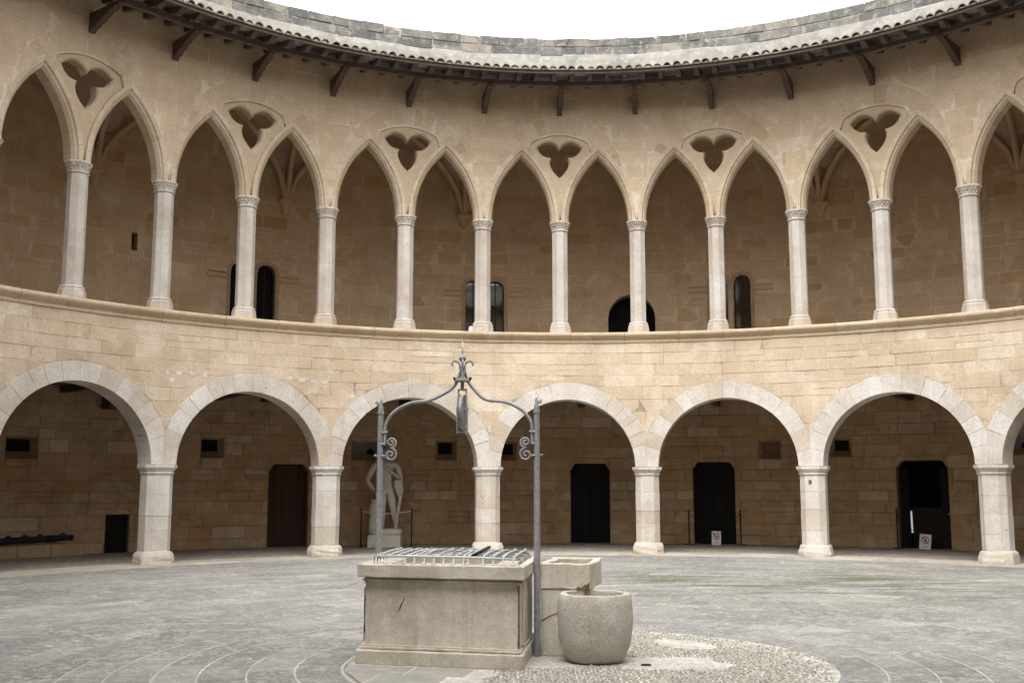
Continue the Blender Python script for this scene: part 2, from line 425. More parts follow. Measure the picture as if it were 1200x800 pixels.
flat = lambda x, y, r: (x, y, -r)
PV = Pieces('paving_slab', 'far_paving_slabs', M['pave'], court)
rr = 2.27; k = 0
while rr < 16:
    rg = random.choice((.006, .010, .013)) if rr < 4.6 else .003
    wd = random.uniform(.36, .42); a = random.uniform(0, 1)
    end = a + 2 * PI
    while a < end - .02:
        da = random.uniform(.5, .95) / (rr + .2); b = min(a + da, end)
        if end - b < .25 / rr: b = end
        g = rg
        n = max(2, int((b - a) * rr / .25) + 1)
        ga = .004 / rr
        wob = random.uniform(-.004, .004)
        pin = [(WC[0] + (rr + g + wob) * math.cos(a + ga + (b - a - 2 * ga) * i / n), WC[1] + (rr + g + wob) * math.sin(a + ga + (b - a - 2 * ga) * i / n)) for i in range(n + 1)]
        pout = [(WC[0] + (rr + wd - g) * math.cos(a + ga + (b - a - 2 * ga) * i / n), WC[1] + (rr + wd - g) * math.sin(a + ga + (b - a - 2 * ga) * i / n)) for i in range(n + 1)]
        poly = pin + pout[::-1]
        if area(poly) < 0: poly = poly[::-1]
        c = (sum(p[0] for p in poly) / len(poly), sum(p[1] for p in poly) / len(poly))
        rc = math.hypot(*c)
        if rc > 11.5: poly = clip_circle(poly)
        if len(poly) > 2 and abs(area(poly)) > .02:
            v, f = slab(poly, flat, 0, .02, .003, .0012)
            PV.add(v, f, random.random() ** 1.3)
        a = b
    rr += wd; k += 1
PV.done()
# smooth pale apron slabs between the well and the inner ring
PA = Pieces('apron_slab', 'far_apron_slabs', M['apron'], court)
ANG = -rad(13.38); EX = (math.cos(ANG), math.sin(ANG)); EY = (-math.sin(ANG), math.cos(ANG))
WFL = (-2.883, -2.771)
def W2(a, b): return (WFL[0] + EX[0] * a + EY[0] * b, WFL[1] + EX[1] * a + EY[1] * b)
def apron(poly):
    return [W2(*p) for p in poly]
def inner(p): return math.hypot(p[0] - WC[0], p[1] - WC[1])
x = -1.4
for (a0, a1, b0, b1) in [(-.75, -.05, -.45, .65), (-.6, -.05, .66, 1.35), (-.35, .42, -1.15, -.46), (-.04, .62, -.45, -.05), (.63, 1.18, -.45, -.05), (.43, 1.05, -1.2, -.46)]:
    g = .008; n = 6
    poly = [(a0 + g, b0 + g), (a1 - g, b0 + g), (a1 - g, b1 - g), (a0 + g, b1 - g)]
    poly = apron(poly)
    # keep inside the ring
    pts = []
    for i in range(4):
        p, q = poly[i], poly[(i + 1) % 4]
        for j in range(5):
            s_ = (p[0] + (q[0] - p[0]) * j / 5, p[1] + (q[1] - p[1]) * j / 5); d_ = inner(s_)
            if d_ > 2.25: s_ = (WC[0] + (s_[0] - WC[0]) * 2.25 / d_, WC[1] + (s_[1] - WC[1]) * 2.25 / d_)
            if not pts or math.hypot(s_[0] - pts[-1][0], s_[1] - pts[-1][1]) > .01: pts.append(s_)
    if abs(area(pts)) > .03: PA.add(*slab(pts, flat, 0, .011, .004, .001), random.uniform(.3, .7))
PA.done()
bedv, bedf = lathe([(2.262, -.012), (2.262, -.006)], 72, WC[0], WC[1])
link('pebble_bed', mesh('pebble_bed', bedv, bedf, M['bed'], .5), court)
pb = MB(); cnt = 0
dome = [(1, 0), (.82, .55), (.35, .92)]
for gx in range(-62, 63):
    for gy in range(-62, 63):
        x = WC[0] + gx * .037 + random.uniform(-.013, .013); y = WC[1] + gy * .037 + random.uniform(-.013, .013)
        rd_ = inner((x, y))
        if rd_ > 2.25 or (rd_ > 1.85 and random.random() < (rd_ - 1.85) * 1.5): continue
        dx, dy = x - WFL[0], y - WFL[1]; u = dx * EX[0] + dy * EX[1]; t_ = dx * EY[0] + dy * EY[1]
        if u < 1.40 + .1 * noise.noise((t_ * 5, 0, 0)) and t_ < 1.4: continue
        if u < 1.6 and 0 < t_ < 1.3: continue
        if math.hypot(x + .62, y + 2.62) < .2: continue
        wear = noise.noise((x * 1.3, y * 1.3, 0)) - (.35 if (abs(y + 2.75) < .35 and -.4 < x < .5) else 0)
        if wear < -.28: continue
        ra, rb_ = random.uniform(.013, .021), random.uniform(.010, .016); h = random.uniform(.006, .013); th = random.uniform(0, PI)
        v = []
        for (q, hh) in dome:
            for k in range(6):
                px, py = ra * q * math.cos(k * PI / 3), rb_ * q * math.sin(k * PI / 3)
                v.append((x + px * math.cos(th) - py * math.sin(th), y + px * math.sin(th) + py * math.cos(th), -.008 + h * hh * 1.6))
        f = [(r * 6 + k, r * 6 + (k + 1) % 6, (r + 1) * 6 + (k + 1) % 6, (r + 1) * 6 + k) for r in range(2) for k in range(6)] + [tuple(range(12, 18))]
        pb.add(v, f, min(1, max(0, random.gauss(.5, .3)))); cnt += 1
pb.build('pebbles', M['pebble'], court, 'stuff', True)
# drain cover: a small dark slot in the pebbles
link('drain_slot', mesh('drain_slot', *tube([(-.22, -2.885, .002), (-.17, -2.875, .004), (-.13, -2.885, .002)], .013, 6), M['blackiron'], .5), court)
# kerb ring under the pillars, gallery floor behind
kerb = link('kerb', mesh('kerb', *loops_mesh([[cyl(k * 2 * PI / 96, r, z) for k in range(96)] for r, z in ((12.19, -.02), (12.19, -.004), (13.42, -.004), (13.42, -.02))], False), M['joint'], .5), None, 'structure')
kerb['label'] = 'ring of pale worn slabs under the pillars'
PK = Pieces('kerb_slab', 'far_kerb_slabs', M['kerb'], kerb)
for (r0, r1) in ((12.2, 12.62), (12.63, 13.4)):
    a = 0
    while a < 2 * PI - .02:
        b = min(a + random.uniform(.7, 1.4) / r0, 2 * PI)
        poly = [cyl(a + .0006 + (b - a - .0012) * i / 3, r1 - .006, 0)[:2] for i in range(4)][::-1] + [cyl(a + .0006 + (b - a - .0012) * i / 3, r0 + .006, 0)[:2] for i in range(4)]
        PK.add(*slab(poly, flat, -.006, .003, .004, .003), random.random()); a = b
PK.done()
gf = link('gallery_floor', mesh('gallery_floor', *loops_mesh([[cyl(k * 2 * PI / 96, r, z) for k in range(96)] for r, z in ((13.41, -.02), (13.41, .004), (17.3, .012), (17.3, -.02))], False), M['cobble'], .5), None, 'structure')
gf['label'] = 'rough brown cobbled floor of the lower gallery'

# ------------------------------------------------------------------ lower arcade wall
R_IN, R_OUT, Z_SP = 1.62, 2.02, 2.05
HB = RF * D / 2
def place_from(a0, RFx):
    return lambda s, z, r: cyl(a0 - s / RFx, r, z)
def low_ext(s, r=R_OUT):               # extrados height, s = 0 on a pillar
    q = abs((s % (2 * HB)) - HB)
    return Z_SP + math.sqrt(max(0, r * r - q * q)) if q < r else Z_SP
arc = empty('arcade_wall', (0, 0, 0), 0, 'curved cream ashlar wall pierced by low round arches, carrying the balcony ledge', 'wall')
pl = place_from(A_LOW, RF)
core = MB(); nseg = 24
for bay in range(21):
    mid = A_LOW - (bay + .5) * D
    am = math.atan2(math.sin(mid), math.cos(mid)); vis = VIS0 < am < VIS1
    rx = R_IN + .014 if vis else R_IN
    for i in range(nseg):
        sa = bay * 2 * HB + 2 * HB * i / nseg; sb = bay * 2 * HB + 2 * HB * (i + 1) / nseg
        za, zb = low_ext(sa, rx), low_ext(sb, rx)
        if i == 0: za = Z_SP
        if i == nseg - 1: zb = Z_SP
        f0, bk = RF + .0025, RF + .60
        v = [pl(sa, za, f0), pl(sb, zb, f0), pl(sb, Z_COR, f0), pl(sa, Z_COR, f0), pl(sa, za, bk), pl(sb, zb, bk), pl(sb, Z_COR, bk), pl(sa, Z_COR, bk)]
        core.add(v, [(0, 1, 2, 3), (7, 6, 5, 4), (4, 5, 1, 0), (3, 2, 6, 7)], .5)
core.build('wall_core', M['mortar'], arc)
S0, S1 = -(VIS1 - A_LOW) * RF, (A_LOW - VIS0) * RF
ST = Pieces('ashlar_stone', 'far_ashlar_stones', M['cream'], arc)
lay(ST, S0, S1, Z_SP, Z_COR, (.27, .36), (.42, .95), low_ext, [], pl, RF, RF + .02, lambda: min(1, max(0, random.gauss(.55, .22))), gap=.009, bev=.003, jit=.0022)
ST.done()
VS = Pieces('voussoir', 'far_voussoirs', M['white'], arc)
for bay in range(-5, 5):
    sm = bay * 2 * HB + HB; am = A_LOW - sm / RF
    if not VIS0 < am < VIS1: continue
    cuts = [0]; 
    while cuts[-1] < PI - .14: cuts.append(cuts[-1] + random.uniform(.15, .26))
    cuts[-1] = PI
    base_t = random.uniform(.5, .75)
    for a, b in zip(cuts[:-1], cuts[1:]):
        g = .004; a += g / 2; b -= g / 2
        ro = lambda t: min(R_OUT + jr, (HB - .004) / max(1e-4, abs(math.cos(t)))); jr = random.uniform(-.02, .015)
        ts = [a + (b - a) * i / 3 for i in range(4)]
        inn = [(sm - R_IN * math.cos(t), Z_SP + R_IN * math.sin(t)) for t in ts]
        out = [(sm - ro(t) * math.cos(t), Z_SP + ro(t) * math.sin(t)) for t in ts]
        v, f = slab(inn + out[::-1], pl, RF - .004, RF + .61, .004, .0025)
        tn = random.random()
        VS.add(v, f, .05 + .3 * random.random() if tn < .16 else min(1, max(0, random.gauss(base_t, .2))))
VS.done()
# small white repair patches
def ray(px, py):
    u, v_ = (px - 600) / FPX, -(py - 400) / FPX; cp, sp = math.cos(PITCH), math.sin(PITCH)
    return Vector((u, cp - sp * v_, sp + cp * v_))
def on_r(px, py, r):
    d = ray(px, py); a = d.x ** 2 + d.y ** 2; b = CX * d.x + CY * d.y; c = CX * CX + CY * CY - r * r
    t = (-b + math.sqrt(b * b - a * c)) / a
    return Vector((CX, CY, CH)) + d * t
for (px, py, wd) in [(196, 437, .09), (210, 437, .15), (225, 438, .14), (240, 439, .13), (201, 445, .12), (340, 444, .1), (354, 445, .16), (367, 447, .16), (380, 448, .22)]:
    p = on_r(px, py, RF); s = (A_LOW - math.atan2(p.y, p.x)) * RF; h = random.uniform(.10, .14)
    poly = [(s + wd / 2 * (1.1 if k < 8 else 1) * math.cos(k * PI / 2 + .78) * random.uniform(.85, 1.25), p.z + h / 2 * math.sin(k * PI / 2 + .78) * random.uniform(.85, 1.25)) for k in range(4)]
    link('repair_patch', mesh('repair_patch', *slab(poly, pl, RF - .009, RF + .01, .004, 0), M['whitepatch'] if 'whitepatch' in M else M['white'], 1.0), arc)
# balcony ledge: moulded blocks
prof = [(RF + .02, Z_COR - .005), (RF - .03, Z_COR), (RF - .04, Z_COR + .055), (RF - .015, Z_COR + .07), (RF - .05, Z_COR + .10), (RF - .11, Z_COR + .14), (RF - .135, Z_COR + .175),
        (RF - .135, Z_COR + .215), (RF - .115, Z_COR + .245), (RF - .05, Z_SILL), (RF + .55, Z_SILL), (RF + .55, Z_COR - .005)]
LG = Pieces('ledge_block', 'far_ledge_blocks', M['cream_up'], arc)
a = 0
while a < 2 * PI - .001:
    b = min(a + random.uniform(.8, 1.5) / RF, 2 * PI)
    j = random.uniform(-.004, .004); jz = random.uniform(-.003, .003)
    loops = [[cyl(a + .0003 + (b - a - .0006) * i / 4, r + j, z + jz) for r, z in prof] for i in range(5)]
    v, f = loops_mesh(loops); LG.add(v, f, random.random() * .8 + .2); a = b
LG.done()

# ------------------------------------------------------------------ lower pillars
def octo(hw, hd, ch, z): # tangential half width, radial half depth, chamfer
    return [(-hd, hw - ch, z), (-hd, -hw + ch, z), (-hd + ch, -hw, z), (hd - ch, -hw, z), (hd, -hw + ch, z), (hd, hw - ch, z), (hd - ch, hw, z), (-hd + ch, hw, z)]
def loft(name, rings, mat, parent, tint, bev=0, subdiv=0, jit=0):
    loops = [octo(*r) for r in rings]
    if not jit: loops = [[(x + .0035 * noise.noise((x * 20 + tint * 90, y * 20, z * 9)), y + .0035 * noise.noise((x * 20, y * 20 + tint * 70, z * 9)), z) for x, y, z in L] for L in loops]
    if jit: loops = [[(x + random.uniform(-jit, jit), y + random.uniform(-jit, jit), z + random.uniform(-jit, jit)) for x, y, z in L] for L in loops]
    v, f = loops_mesh(loops)
    f = [tuple(reversed(q)) for q in f]
    o = link(name, mesh(name, v, f, mat, tint), parent)
    if bev: md = o.modifiers.new('bevel', 'BEVEL'); md.width = bev; md.segments = 2; md.limit_method = 'ANGLE'
    return o
PIL_R = RF + .30
pil_labels = {
    -4: 'stout pale pillar at the far left edge of the court',
    3: None}
low_names = {0: 'pale chamfered pillar just left of the two doorways with barrier posts, right of the stone basin',
             -1: 'pale chamfered pillar right behind the well, between its two iron posts',
             -2: 'pale chamfered pillar beside the brown door, left of the statue',
             -3: 'leftmost pale pillar, beside the small dark hatch, its cracked base spreading wide',
             1: 'pale pillar with a small dark iron ring below its capital, between the two no-entry signs',
             2: 'rightmost pale pillar, right of the open dark door, brown stains on its shaft'}
for k in range(-4, 4):
    ang = A_LOW - k * D
    lab = low_names.get(k, ('pale pillar beyond the left edge of the picture' if k < 0 else 'pale pillar beyond the right edge of the picture'))
    e = empty('pillar', cyl(ang, PIL_R, 0), ang, lab, 'pillar', 'pillars of the lower arcade')
    loft('pillar_base', [(.365, .37, .15, -.01), (.365, .37, .15, .06), (.36, .365, .15, .12), (.35, .355, .15, .18), (.325, .33, .14, .235), (.295, .30, .13, .27)], M['white'], e, random.uniform(.1, .4), .018, 0, .012)
    zs = [.268, random.uniform(.55, .75), random.uniform(.95, 1.15), random.uniform(1.3, 1.5), 1.845]
    for z0, z1 in zip(zs[:-1], zs[1:]):
        j = random.uniform(-.003, .003)
        loft('shaft_block', [(.276 + j, .28 + j, .125, z0 + .0015), (.281 + j, .285 + j, .125, z0 + .007), (.281 + j, .285 + j, .125, z1 - .007), (.276 + j, .28 + j, .125, z1 - .0015)], M['white'], e, random.uniform(.4, .9) if random.random() > .3 else random.uniform(.1, .3))
    loft('capital', [(.281, .285, .125, 1.846), (.30, .305, .13, 1.85), (.305, .31, .13, 1.885), (.29, .295, .128, 1.895), (.31, .315, .132, 1.93), (.335, .34, .14, 1.965), (.338, .343, .14, 1.975), (.352, .357, .145, 1.98), (.352, .357, .145, 2.046)], M['white'], e, random.uniform(.5, .9), .006)
    if k == 1:
        v, f = tube([(-.30, .03 + .03 * math.cos(t * PI / 4), 1.70 + .035 * math.sin(t * PI / 4)) for t in range(8)], .012, 6, None, True)
        link('iron_ring', mesh('iron_ring', v, f, M['rust'], .5), e)

# ------------------------------------------------------------------ upper arcade
Z_US, RHO, HO, BAND = 8.11, 2.275, .73, .19
HU = RF * D / 4                # half column pitch along the face... arches centred at +-HU from the trefoil column
def ext_small(s, n=BAND):      # extrados of the pair of lancets, s=0 on the trefoil column
    q = abs(s) - HU; q = abs(q)
    k = (RHO + n) ** 2 - (q + RHO - HO) ** 2
    return Z_US + math.sqrt(k) if k > 0 else Z_US
TY_E, TY_Z, TY_T = .76, 10.10, 10.33
ty_c = (TY_T ** 2 - TY_Z ** 2 - TY_E ** 2) / (2 * (TY_T - TY_Z)); ty_r = TY_T - ty_c
def inner_b(s):                # lower boundary of the plain wall: lancets, and the tympanum arc between them
    z = ext_small(s)
    if abs(s) < TY_E: z = max(z, ty_c + math.sqrt(ty_r ** 2 - s * s))
    return z
CC, CR = 9.22, 1.58
def wrap(s): return ((s + 2 * HU) % (4 * HU)) - 2 * HU
def up_ext(s):
    q = wrap(s); z = inner_b(q)
    if abs(q) < CR: z = max(z, CC + math.sqrt(CR * CR - q * q))
    return z
A_TR = A_UP + D / 2            # a trefoil column angle
pu = place_from(A_TR, RF)
Z_TOP = 11.78
uparc = empty('gallery_arcade', (0, 0, Z_SILL), 0, 'upper gallery wall of paired pointed arches with trefoil openings under the eaves', 'wall')
uparc.location = (0, 0, 0)
core = MB(); n = 48
for bay in range(21):
    for i in range(n):
        sa, sb = -2 * HU + 4 * HU * i / n, -2 * HU + 4 * HU * (i + 1) / n
        za, zb = inner_b(sa + 1e-4) , inner_b(sb - 1e-4)
        za -= .02; zb -= .02
        off = bay * 4 * HU; f0, bk = RF + .0015, RF + .40
        v = [pu(off + sa, za, f0), pu(off + sb, zb, f0), pu(off + sb, Z_TOP, f0), pu(off + sa, Z_TOP, f0), pu(off + sa, za, bk), pu(off + sb, zb, bk), pu(off + sb, Z_TOP, bk), pu(off + sa, Z_TOP, bk)]
        core.add(v, [(0, 1, 2, 3), (7, 6, 5, 4), (4, 5, 1, 0), (1, 5, 6, 2), (0, 3, 7, 4)], .5)
core.build('wall_core', M['mortar_up'], uparc)
U0, U1 = -(VIS1 - A_TR) * RF, (A_TR - VIS0) * RF
ST = Pieces('ashlar_stone', 'far_ashlar_stones', M['cream_up'], uparc)
lay(ST, U0, U1, Z_US, Z_TOP, (.30, .40), (.5, 1.1), up_ext, [], pu, RF, RF + .03, lambda: min(1, max(0, random.gauss(.55, .17))), gap=.014, bev=.002, jit=.002, split=.05)
ST.done()
RV = Pieces('relieving_voussoir', 'far_relieving_voussoirs', M['cream_up'], uparc)
LM = Pieces('lancet_voussoir', 'far_lancet_voussoirs', M['arch'], uparc)
prof = [(0, RF + .40), (0, RF + .13), (.045, RF + .055), (.075, RF + .045), (.10, RF - .006), (BAND, RF - .006), (BAND, RF + .40)]
tyout = []
def ray_in(t):
    r = 0.3
    while r < 1.58:
        s, z = r * math.cos(t), CC + r * math.sin(t)
        if z > inner_b(s) and r > .9: break
        r += .01
    return r
def cat(pts, n=5):
    out = []
    for i in range(len(pts) - 1):
        p0 = pts[max(i - 1, 0)]; p1 = pts[i]; p2 = pts[i + 1]; p3 = pts[min(i + 2, len(pts) - 1)]
        for k in range(n):
            t = k / n
            out.append(tuple(.5 * (2 * p1[c] + (p2[c] - p0[c]) * t + (2 * p0[c] - 5 * p1[c] + 4 * p2[c] - p3[c]) * t * t + (3 * p1[c] - p0[c] - 3 * p2[c] + p3[c]) * t ** 3) for c in range(len(p1))))
    return out
half = cat([(0, 9.95), (.07, 10.07), (.22, 10.15), (.38, 10.14), (.56, 10.0)], 4) + cat([(.56, 10.0), (.48, 9.86), (.35, 9.77), (.205, 9.745)], 4) + cat([(.205, 9.745), (.235, 9.62), (.20, 9.47), (.11, 9.33), (0, 9.22)], 4) + [(0, 9.22)]
tref = half + [(-x, z) for x, z in half[-2:0:-1]]      # clockwise from the top cusp
def tympanum(off, parent):
    ss = [0.0]
    pts = []
    N_ = 14
    right = [(TY_E * i / N_, 0) for i in range(N_ + 1)]
    R_ = [(s, ext_small(s) + .0) for s, _ in right if s > .02]
    outer = [(0.0, Z_US)] + R_ + [(TY_E, TY_Z)]
    top = [(TY_E * math.cos(k * PI / 10), 0) for k in range(1, 10)]
    outer += [(s, ty_c + math.sqrt(ty_r ** 2 - s * s)) for s, _ in top]
    outer += [(-s, z) for s, z in ([(TY_E, TY_Z)] + R_[::-1])]
    big = inset(tref, .03) if area(inset(tref, .03)) and abs(area(inset(tref, .03))) > abs(area(tref)) else inset(tref, -.03)
    f0, f1, bk = RF + .05, RF + .085, RF + .32
    tri = tessellate_polygon([[Vector((a, b, 0)) for a, b in outer], [Vector((a, b, 0)) for a, b in big]])
    allp = outer + big; no, nb = len(outer), len(big)
    v = [pu(off + a, b, f0) for a, b in allp] + [pu(off + a, b, f1) for a, b in tref] + [pu(off + a, b, bk) for a, b in tref] + [pu(off + a, b, bk) for a, b in outer]
    f = [tuple(t) for t in tri]
    b0 = no; b1 = no + nb; b2 = b1 + nb; b3 = b2 + nb
    for i in range(nb):
        j = (i + 1) % nb
        f += [(b0 + i, b0 + j, b1 + j, b1 + i), (b1 + i, b1 + j, b2 + j, b2 + i)]
    tri2 = tessellate_polygon([[Vector((a, b, 0)) for a, b in outer], [Vector((a, b, 0)) for a, b in tref]])
    idx = list(range(b3, b3 + no)) + list(range(b2, b2 + nb))
    f += [tuple(idx[k] for k in t[::-1]) for t in tri2]
    me = mesh('tracery', v, f, M['arch'], random.uniform(.1, .45)); bm = bmesh.new(); bm.from_mesh(me); bmesh.ops.recalc_face_normals(bm, faces=bm.faces); bm.to_mesh(me); bm.free()
    return link('tracery', me, parent)
for bay in range(21):
    off = bay * 4 * HU; am = A_TR - off / RF; am = math.atan2(math.sin(am), math.cos(am))
    vis = VIS0 - .05 < am < VIS1 + .05
    if not vis:
        # plain continuation of the ring out of sight, joined
        pass
    for sc in (-HU, HU):
        for side in (-1, 1):
            NP = 7 if vis else 2
            for k in range(NP):
                loops = []
                for t in ([k / NP + .0012, (k + .33) / NP, (k + .67) / NP, (k + 1) / NP - .0012]):
                    L = []
                    for nn, r in prof:
                        al = math.acos((RHO - HO) / (RHO + nn)); th = al * t
                        x = (RHO - HO) - (RHO + nn) * math.cos(th)      # negative: left side of the opening
                        L.append(pu(off + sc + side * x * 1.0, Z_US + (RHO + nn) * math.sin(th), r))
                    loops.append(L)
                v, f = loops_mesh(loops)
                LM.add(v, f if side > 0 else [tuple(reversed(q)) for q in f], min(1, max(0, random.gauss(.55, .2))))
    if vis:
        cuts = [rad(10)]
        while cuts[-1] < PI - rad(18): cuts.append(cuts[-1] + random.uniform(.14, .24))
        cuts[-1] = PI - rad(10)
        for a, b in zip(cuts[:-1], cuts[1:]):
            a += .005; b -= .005; ts = [a + (b - a) * i / 3 for i in range(4)]
            inn = [(off + (ray_in(t) + .012) * math.cos(t), CC + (ray_in(t) + .012) * math.sin(t)) for t in ts]
            out = [(off + (CR - .006) * math.cos(t), CC + (CR - .006) * math.sin(t)) for t in ts]
            if min(math.hypot(p[0] - q[0], p[1] - q[1]) for p, q in zip(inn, out)) < .03: continue
            RV.add(*slab(inn + out[::-1], pu, RF + random.uniform(-.004, .0), RF + .03, .002, .0015), min(1, max(0, random.gauss(.5, .25))))
        tympanum(off, uparc)
    else:
        tympanum(off, uparc)
LM.done(); RV.done()

# ------------------------------------------------------------------ upper columns
def oct8(rad_, z, jit=0): return [(rad_ / math.cos(PI / 8) * math.cos(PI / 8 + k * PI / 4), rad_ / math.cos(PI / 8) * math.sin(PI / 8 + k * PI / 4), z) for k in range(8)]
def ring(name, rings, mat, parent, tint, bev=0):
    v, f = loops_mesh([oct8(r, z) for r, z in rings]); o = link(name, mesh(name, v, f, mat, tint), parent)
    if bev: md = o.modifiers.new('bevel', 'BEVEL'); md.width = bev; md.segments = 2; md.limit_method = 'ANGLE'
    return o
col_lab = {  # index along the picture, 0 = leftmost fully seen
    0: 'leftmost tall white octagonal column of the gallery, under the highest left trefoil',
    1: 'octagonal gallery column right of the small dark slit window',
    2: 'octagonal column standing in front of the left pair of black arched lights',
    3: 'octagonal column just right of the left black arched lights',
    4: 'octagonal column left of the glazed twin window, with a leafy beaded capital under a trefoil',
    5: 'octagonal column splitting the view of the glazed twin window, small white dome beside its foot',
    6: 'octagonal column directly above the arch right of the well, between glazed window and round-headed door',
    7: 'octagonal column in front of the dark round-headed gallery door',
    8: 'whitest octagonal column, immediately left of the single narrow arched light',
    9: 'octagonal column immediately right of the single narrow arched light',
    10: 'octagonal column under the rightmost fully visible trefoil',
    11: 'rightmost octagonal gallery column with a wide worn capital'}
COL_R = RF + .20
for i in range(-1, 13):
    ang = A_UP + (7 - i) * D / 2
    lab = col_lab.get(i, 'octagonal gallery column at the %s margin of the picture' % ('left' if i < 0 else 'right'))
    e = empty('column', cyl(ang, COL_R, Z_SILL), ang, lab, 'column', 'octagonal columns of the upper gallery')
    ring('column_base', [(.262, -.004), (.262, .02), (.252, .10), (.246, .155), (.25, .16), (.232, .185), (.226, .21), (.232, .225), (.216, .25), (.19, .275)], M['col'], e, random.uniform(.2, .6), .004)
    zc = random.uniform(1.0, 1.9)
    for z0, z1 in ((.274, zc), (zc, 2.555)):
        j = random.uniform(-.0015, .0015)
        ring('shaft_block', [(.182 + j, z0 + .001), (.186 + j, z0 + .005), (.185 + j, z1 - .005), (.182 + j, z1 - .001)], M['col'], e, random.uniform(.35, 1))
    cp = ring('capital', [(.186, 2.553), (.205, 2.556), (.212, 2.572), (.205, 2.588), (.19, 2.592), (.195, 2.64), (.215, 2.70), (.24, 2.745), (.252, 2.75), (.252, 2.775), (.24, 2.806)], M['col'], e, random.uniform(.2, .6), .004)
    lv = MB()
    for row, (z, r, w_) in enumerate(((2.635, .202, .05), (2.70, .228, .05), (2.765, .25, .032))):
        m = 16 if row < 2 else 24
        for k in range(m):
            t = (k + .5 * (row % 2)) * 2 * PI / m; rr_ = r * (1 + .035 * math.cos(8 * t + PI))
            c = Vector((rr_ * math.cos(t), rr_ * math.sin(t), z)); tx = Vector((-math.sin(t), math.cos(t), 0)); rx = Vector((math.cos(t), math.sin(t), .45)).normalized(); uz = Vector((0, 0, 1))
            h = w_ * (1.0 if row < 2 else .5)
            v = [c - tx * w_ * .5 - uz * h * .5 - rx * .012, c + tx * w_ * .5 - uz * h * .5 - rx * .012, c + tx * w_ * .62 + uz * h * .35, c + rx * .012 + uz * h * .62, c - tx * w_ * .62 + uz * h * .35, c + rx * .024]
            lv.add(v, [(0, 1, 5), (1, 2, 5), (2, 3, 5), (3, 4, 5), (4, 0, 5)], random.random())
    lv.build('carved_leaves', M['col'], cp, 'stuff')

# ------------------------------------------------------------------ back walls
def rect_op(a0, a1, z0, z1, ref):
    s0, s1 = (ref - rad(a0)) * RB, (ref - rad(a1)) * RB
    return (s0, s1, z0, lambda s: z1)
REF = rad(90)
pb_ = place_from(REF, RB)
def arch_top(s0, s1, zsp, k=1.0):
    c, h = (s0 + s1) / 2, (s1 - s0) / 2
    return lambda s: zsp + k * math.sqrt(max(0, h * h - (s - c) ** 2))
def shoulder_top(s0, s1, z1, dw=.13, dh=.17):
    def f(s):
        q = min(s - s0, s1 - s)
        if q < dw * .25: return z1 - dh
        if q < dw: return z1 - dh * (1 - (q - dw * .25) / (dw * .75)) * .85
        return z1
    return f
def outline(op, n=12):
    s0, s1, zl, zh = op
    ss = sorted(set([s0, s1] + [s0 + (s1 - s0) * i / n for i in range(1, n)] + [s0 + .0325, s0 + .033, s0 + .13, s1 - .13, s1 - .033, s1 - .0325]))
    ss = [s for s in ss if s0 <= s <= s1]
    return [(s0, zl), (s1, zl)] + [(s, zh(s)) for s in ss[::-1]]
def wall_core(name, z0, z1, ops, mat, parent, rec=.007):
    br = set(); a0, a1 = -PI * RB, PI * RB
    N_ = 190
    for i in range(N_ + 1): br.add(a0 + (a1 - a0) * i / N_)
    for (s0, s1, zl, zh) in ops:
        br |= {s0, s1}
        for i in range(1, 12): br.add(s0 + (s1 - s0) * i / 12)
        for q in (.0325, .033, .13): br |= {s0 + q, s1 - q}
    br = sorted(br); mb = MB(); R_ = RB + rec
    for sa, sb in zip(br[:-1], br[1:]):
        if sb - sa < 1e-6: continue
        op = None; m = (sa + sb) / 2
        for q in ops:
            if q[0] < m < q[1]: op = q
        if op is None: mb.add([pb_(sa, z0, R_), pb_(sb, z0, R_), pb_(sb, z1, R_), pb_(sa, z1, R_)], [(0, 1, 2, 3)])
        else:
            e = 1e-5
            mb.add([pb_(sa, op[3](sa + e), R_), pb_(sb, op[3](sb - e), R_), pb_(sb, z1, R_), pb_(sa, z1, R_)], [(0, 1, 2, 3)])
            if op[2] > z0: mb.add([pb_(sa, z0, R_), pb_(sb, z0, R_), pb_(sb, op[2], R_), pb_(sa, op[2], R_)], [(0, 1, 2, 3)])
        B = RB + 1.6
        mb.add([pb_(sa, z0, B), pb_(sb, z0, B), pb_(sb, z1, B), pb_(sa, z1, B)], [(0, 1, 2, 3), ])
    return mb.build(name, mat, parent)
def reveal(name, op, depth, mat, parent, inner=None, front=None, tint=.45):
    po = outline(op); pi = outline(inner) if inner else po
    fr = RB - .004 if front is None else front
    loops = [[pb_(a, b, fr) for a, b in po], [pb_(a, b, RB + depth) for a, b in pi]]
    v, f = loops_mesh(loops, False); f = [tuple(reversed(q)) for q in f]
    return link(name, mesh(name, v, f, mat, tint), parent)
def panel(name, op, r, mat, parent, thick=.03, grow=.0):
    po = outline(op)
    if grow: po = inset(po, -grow)
    v, f = slab(po, pb_, RB + r, RB + r + thick, .002, 0)
    return link(name, mesh(name, v, f, mat, .5), parent)

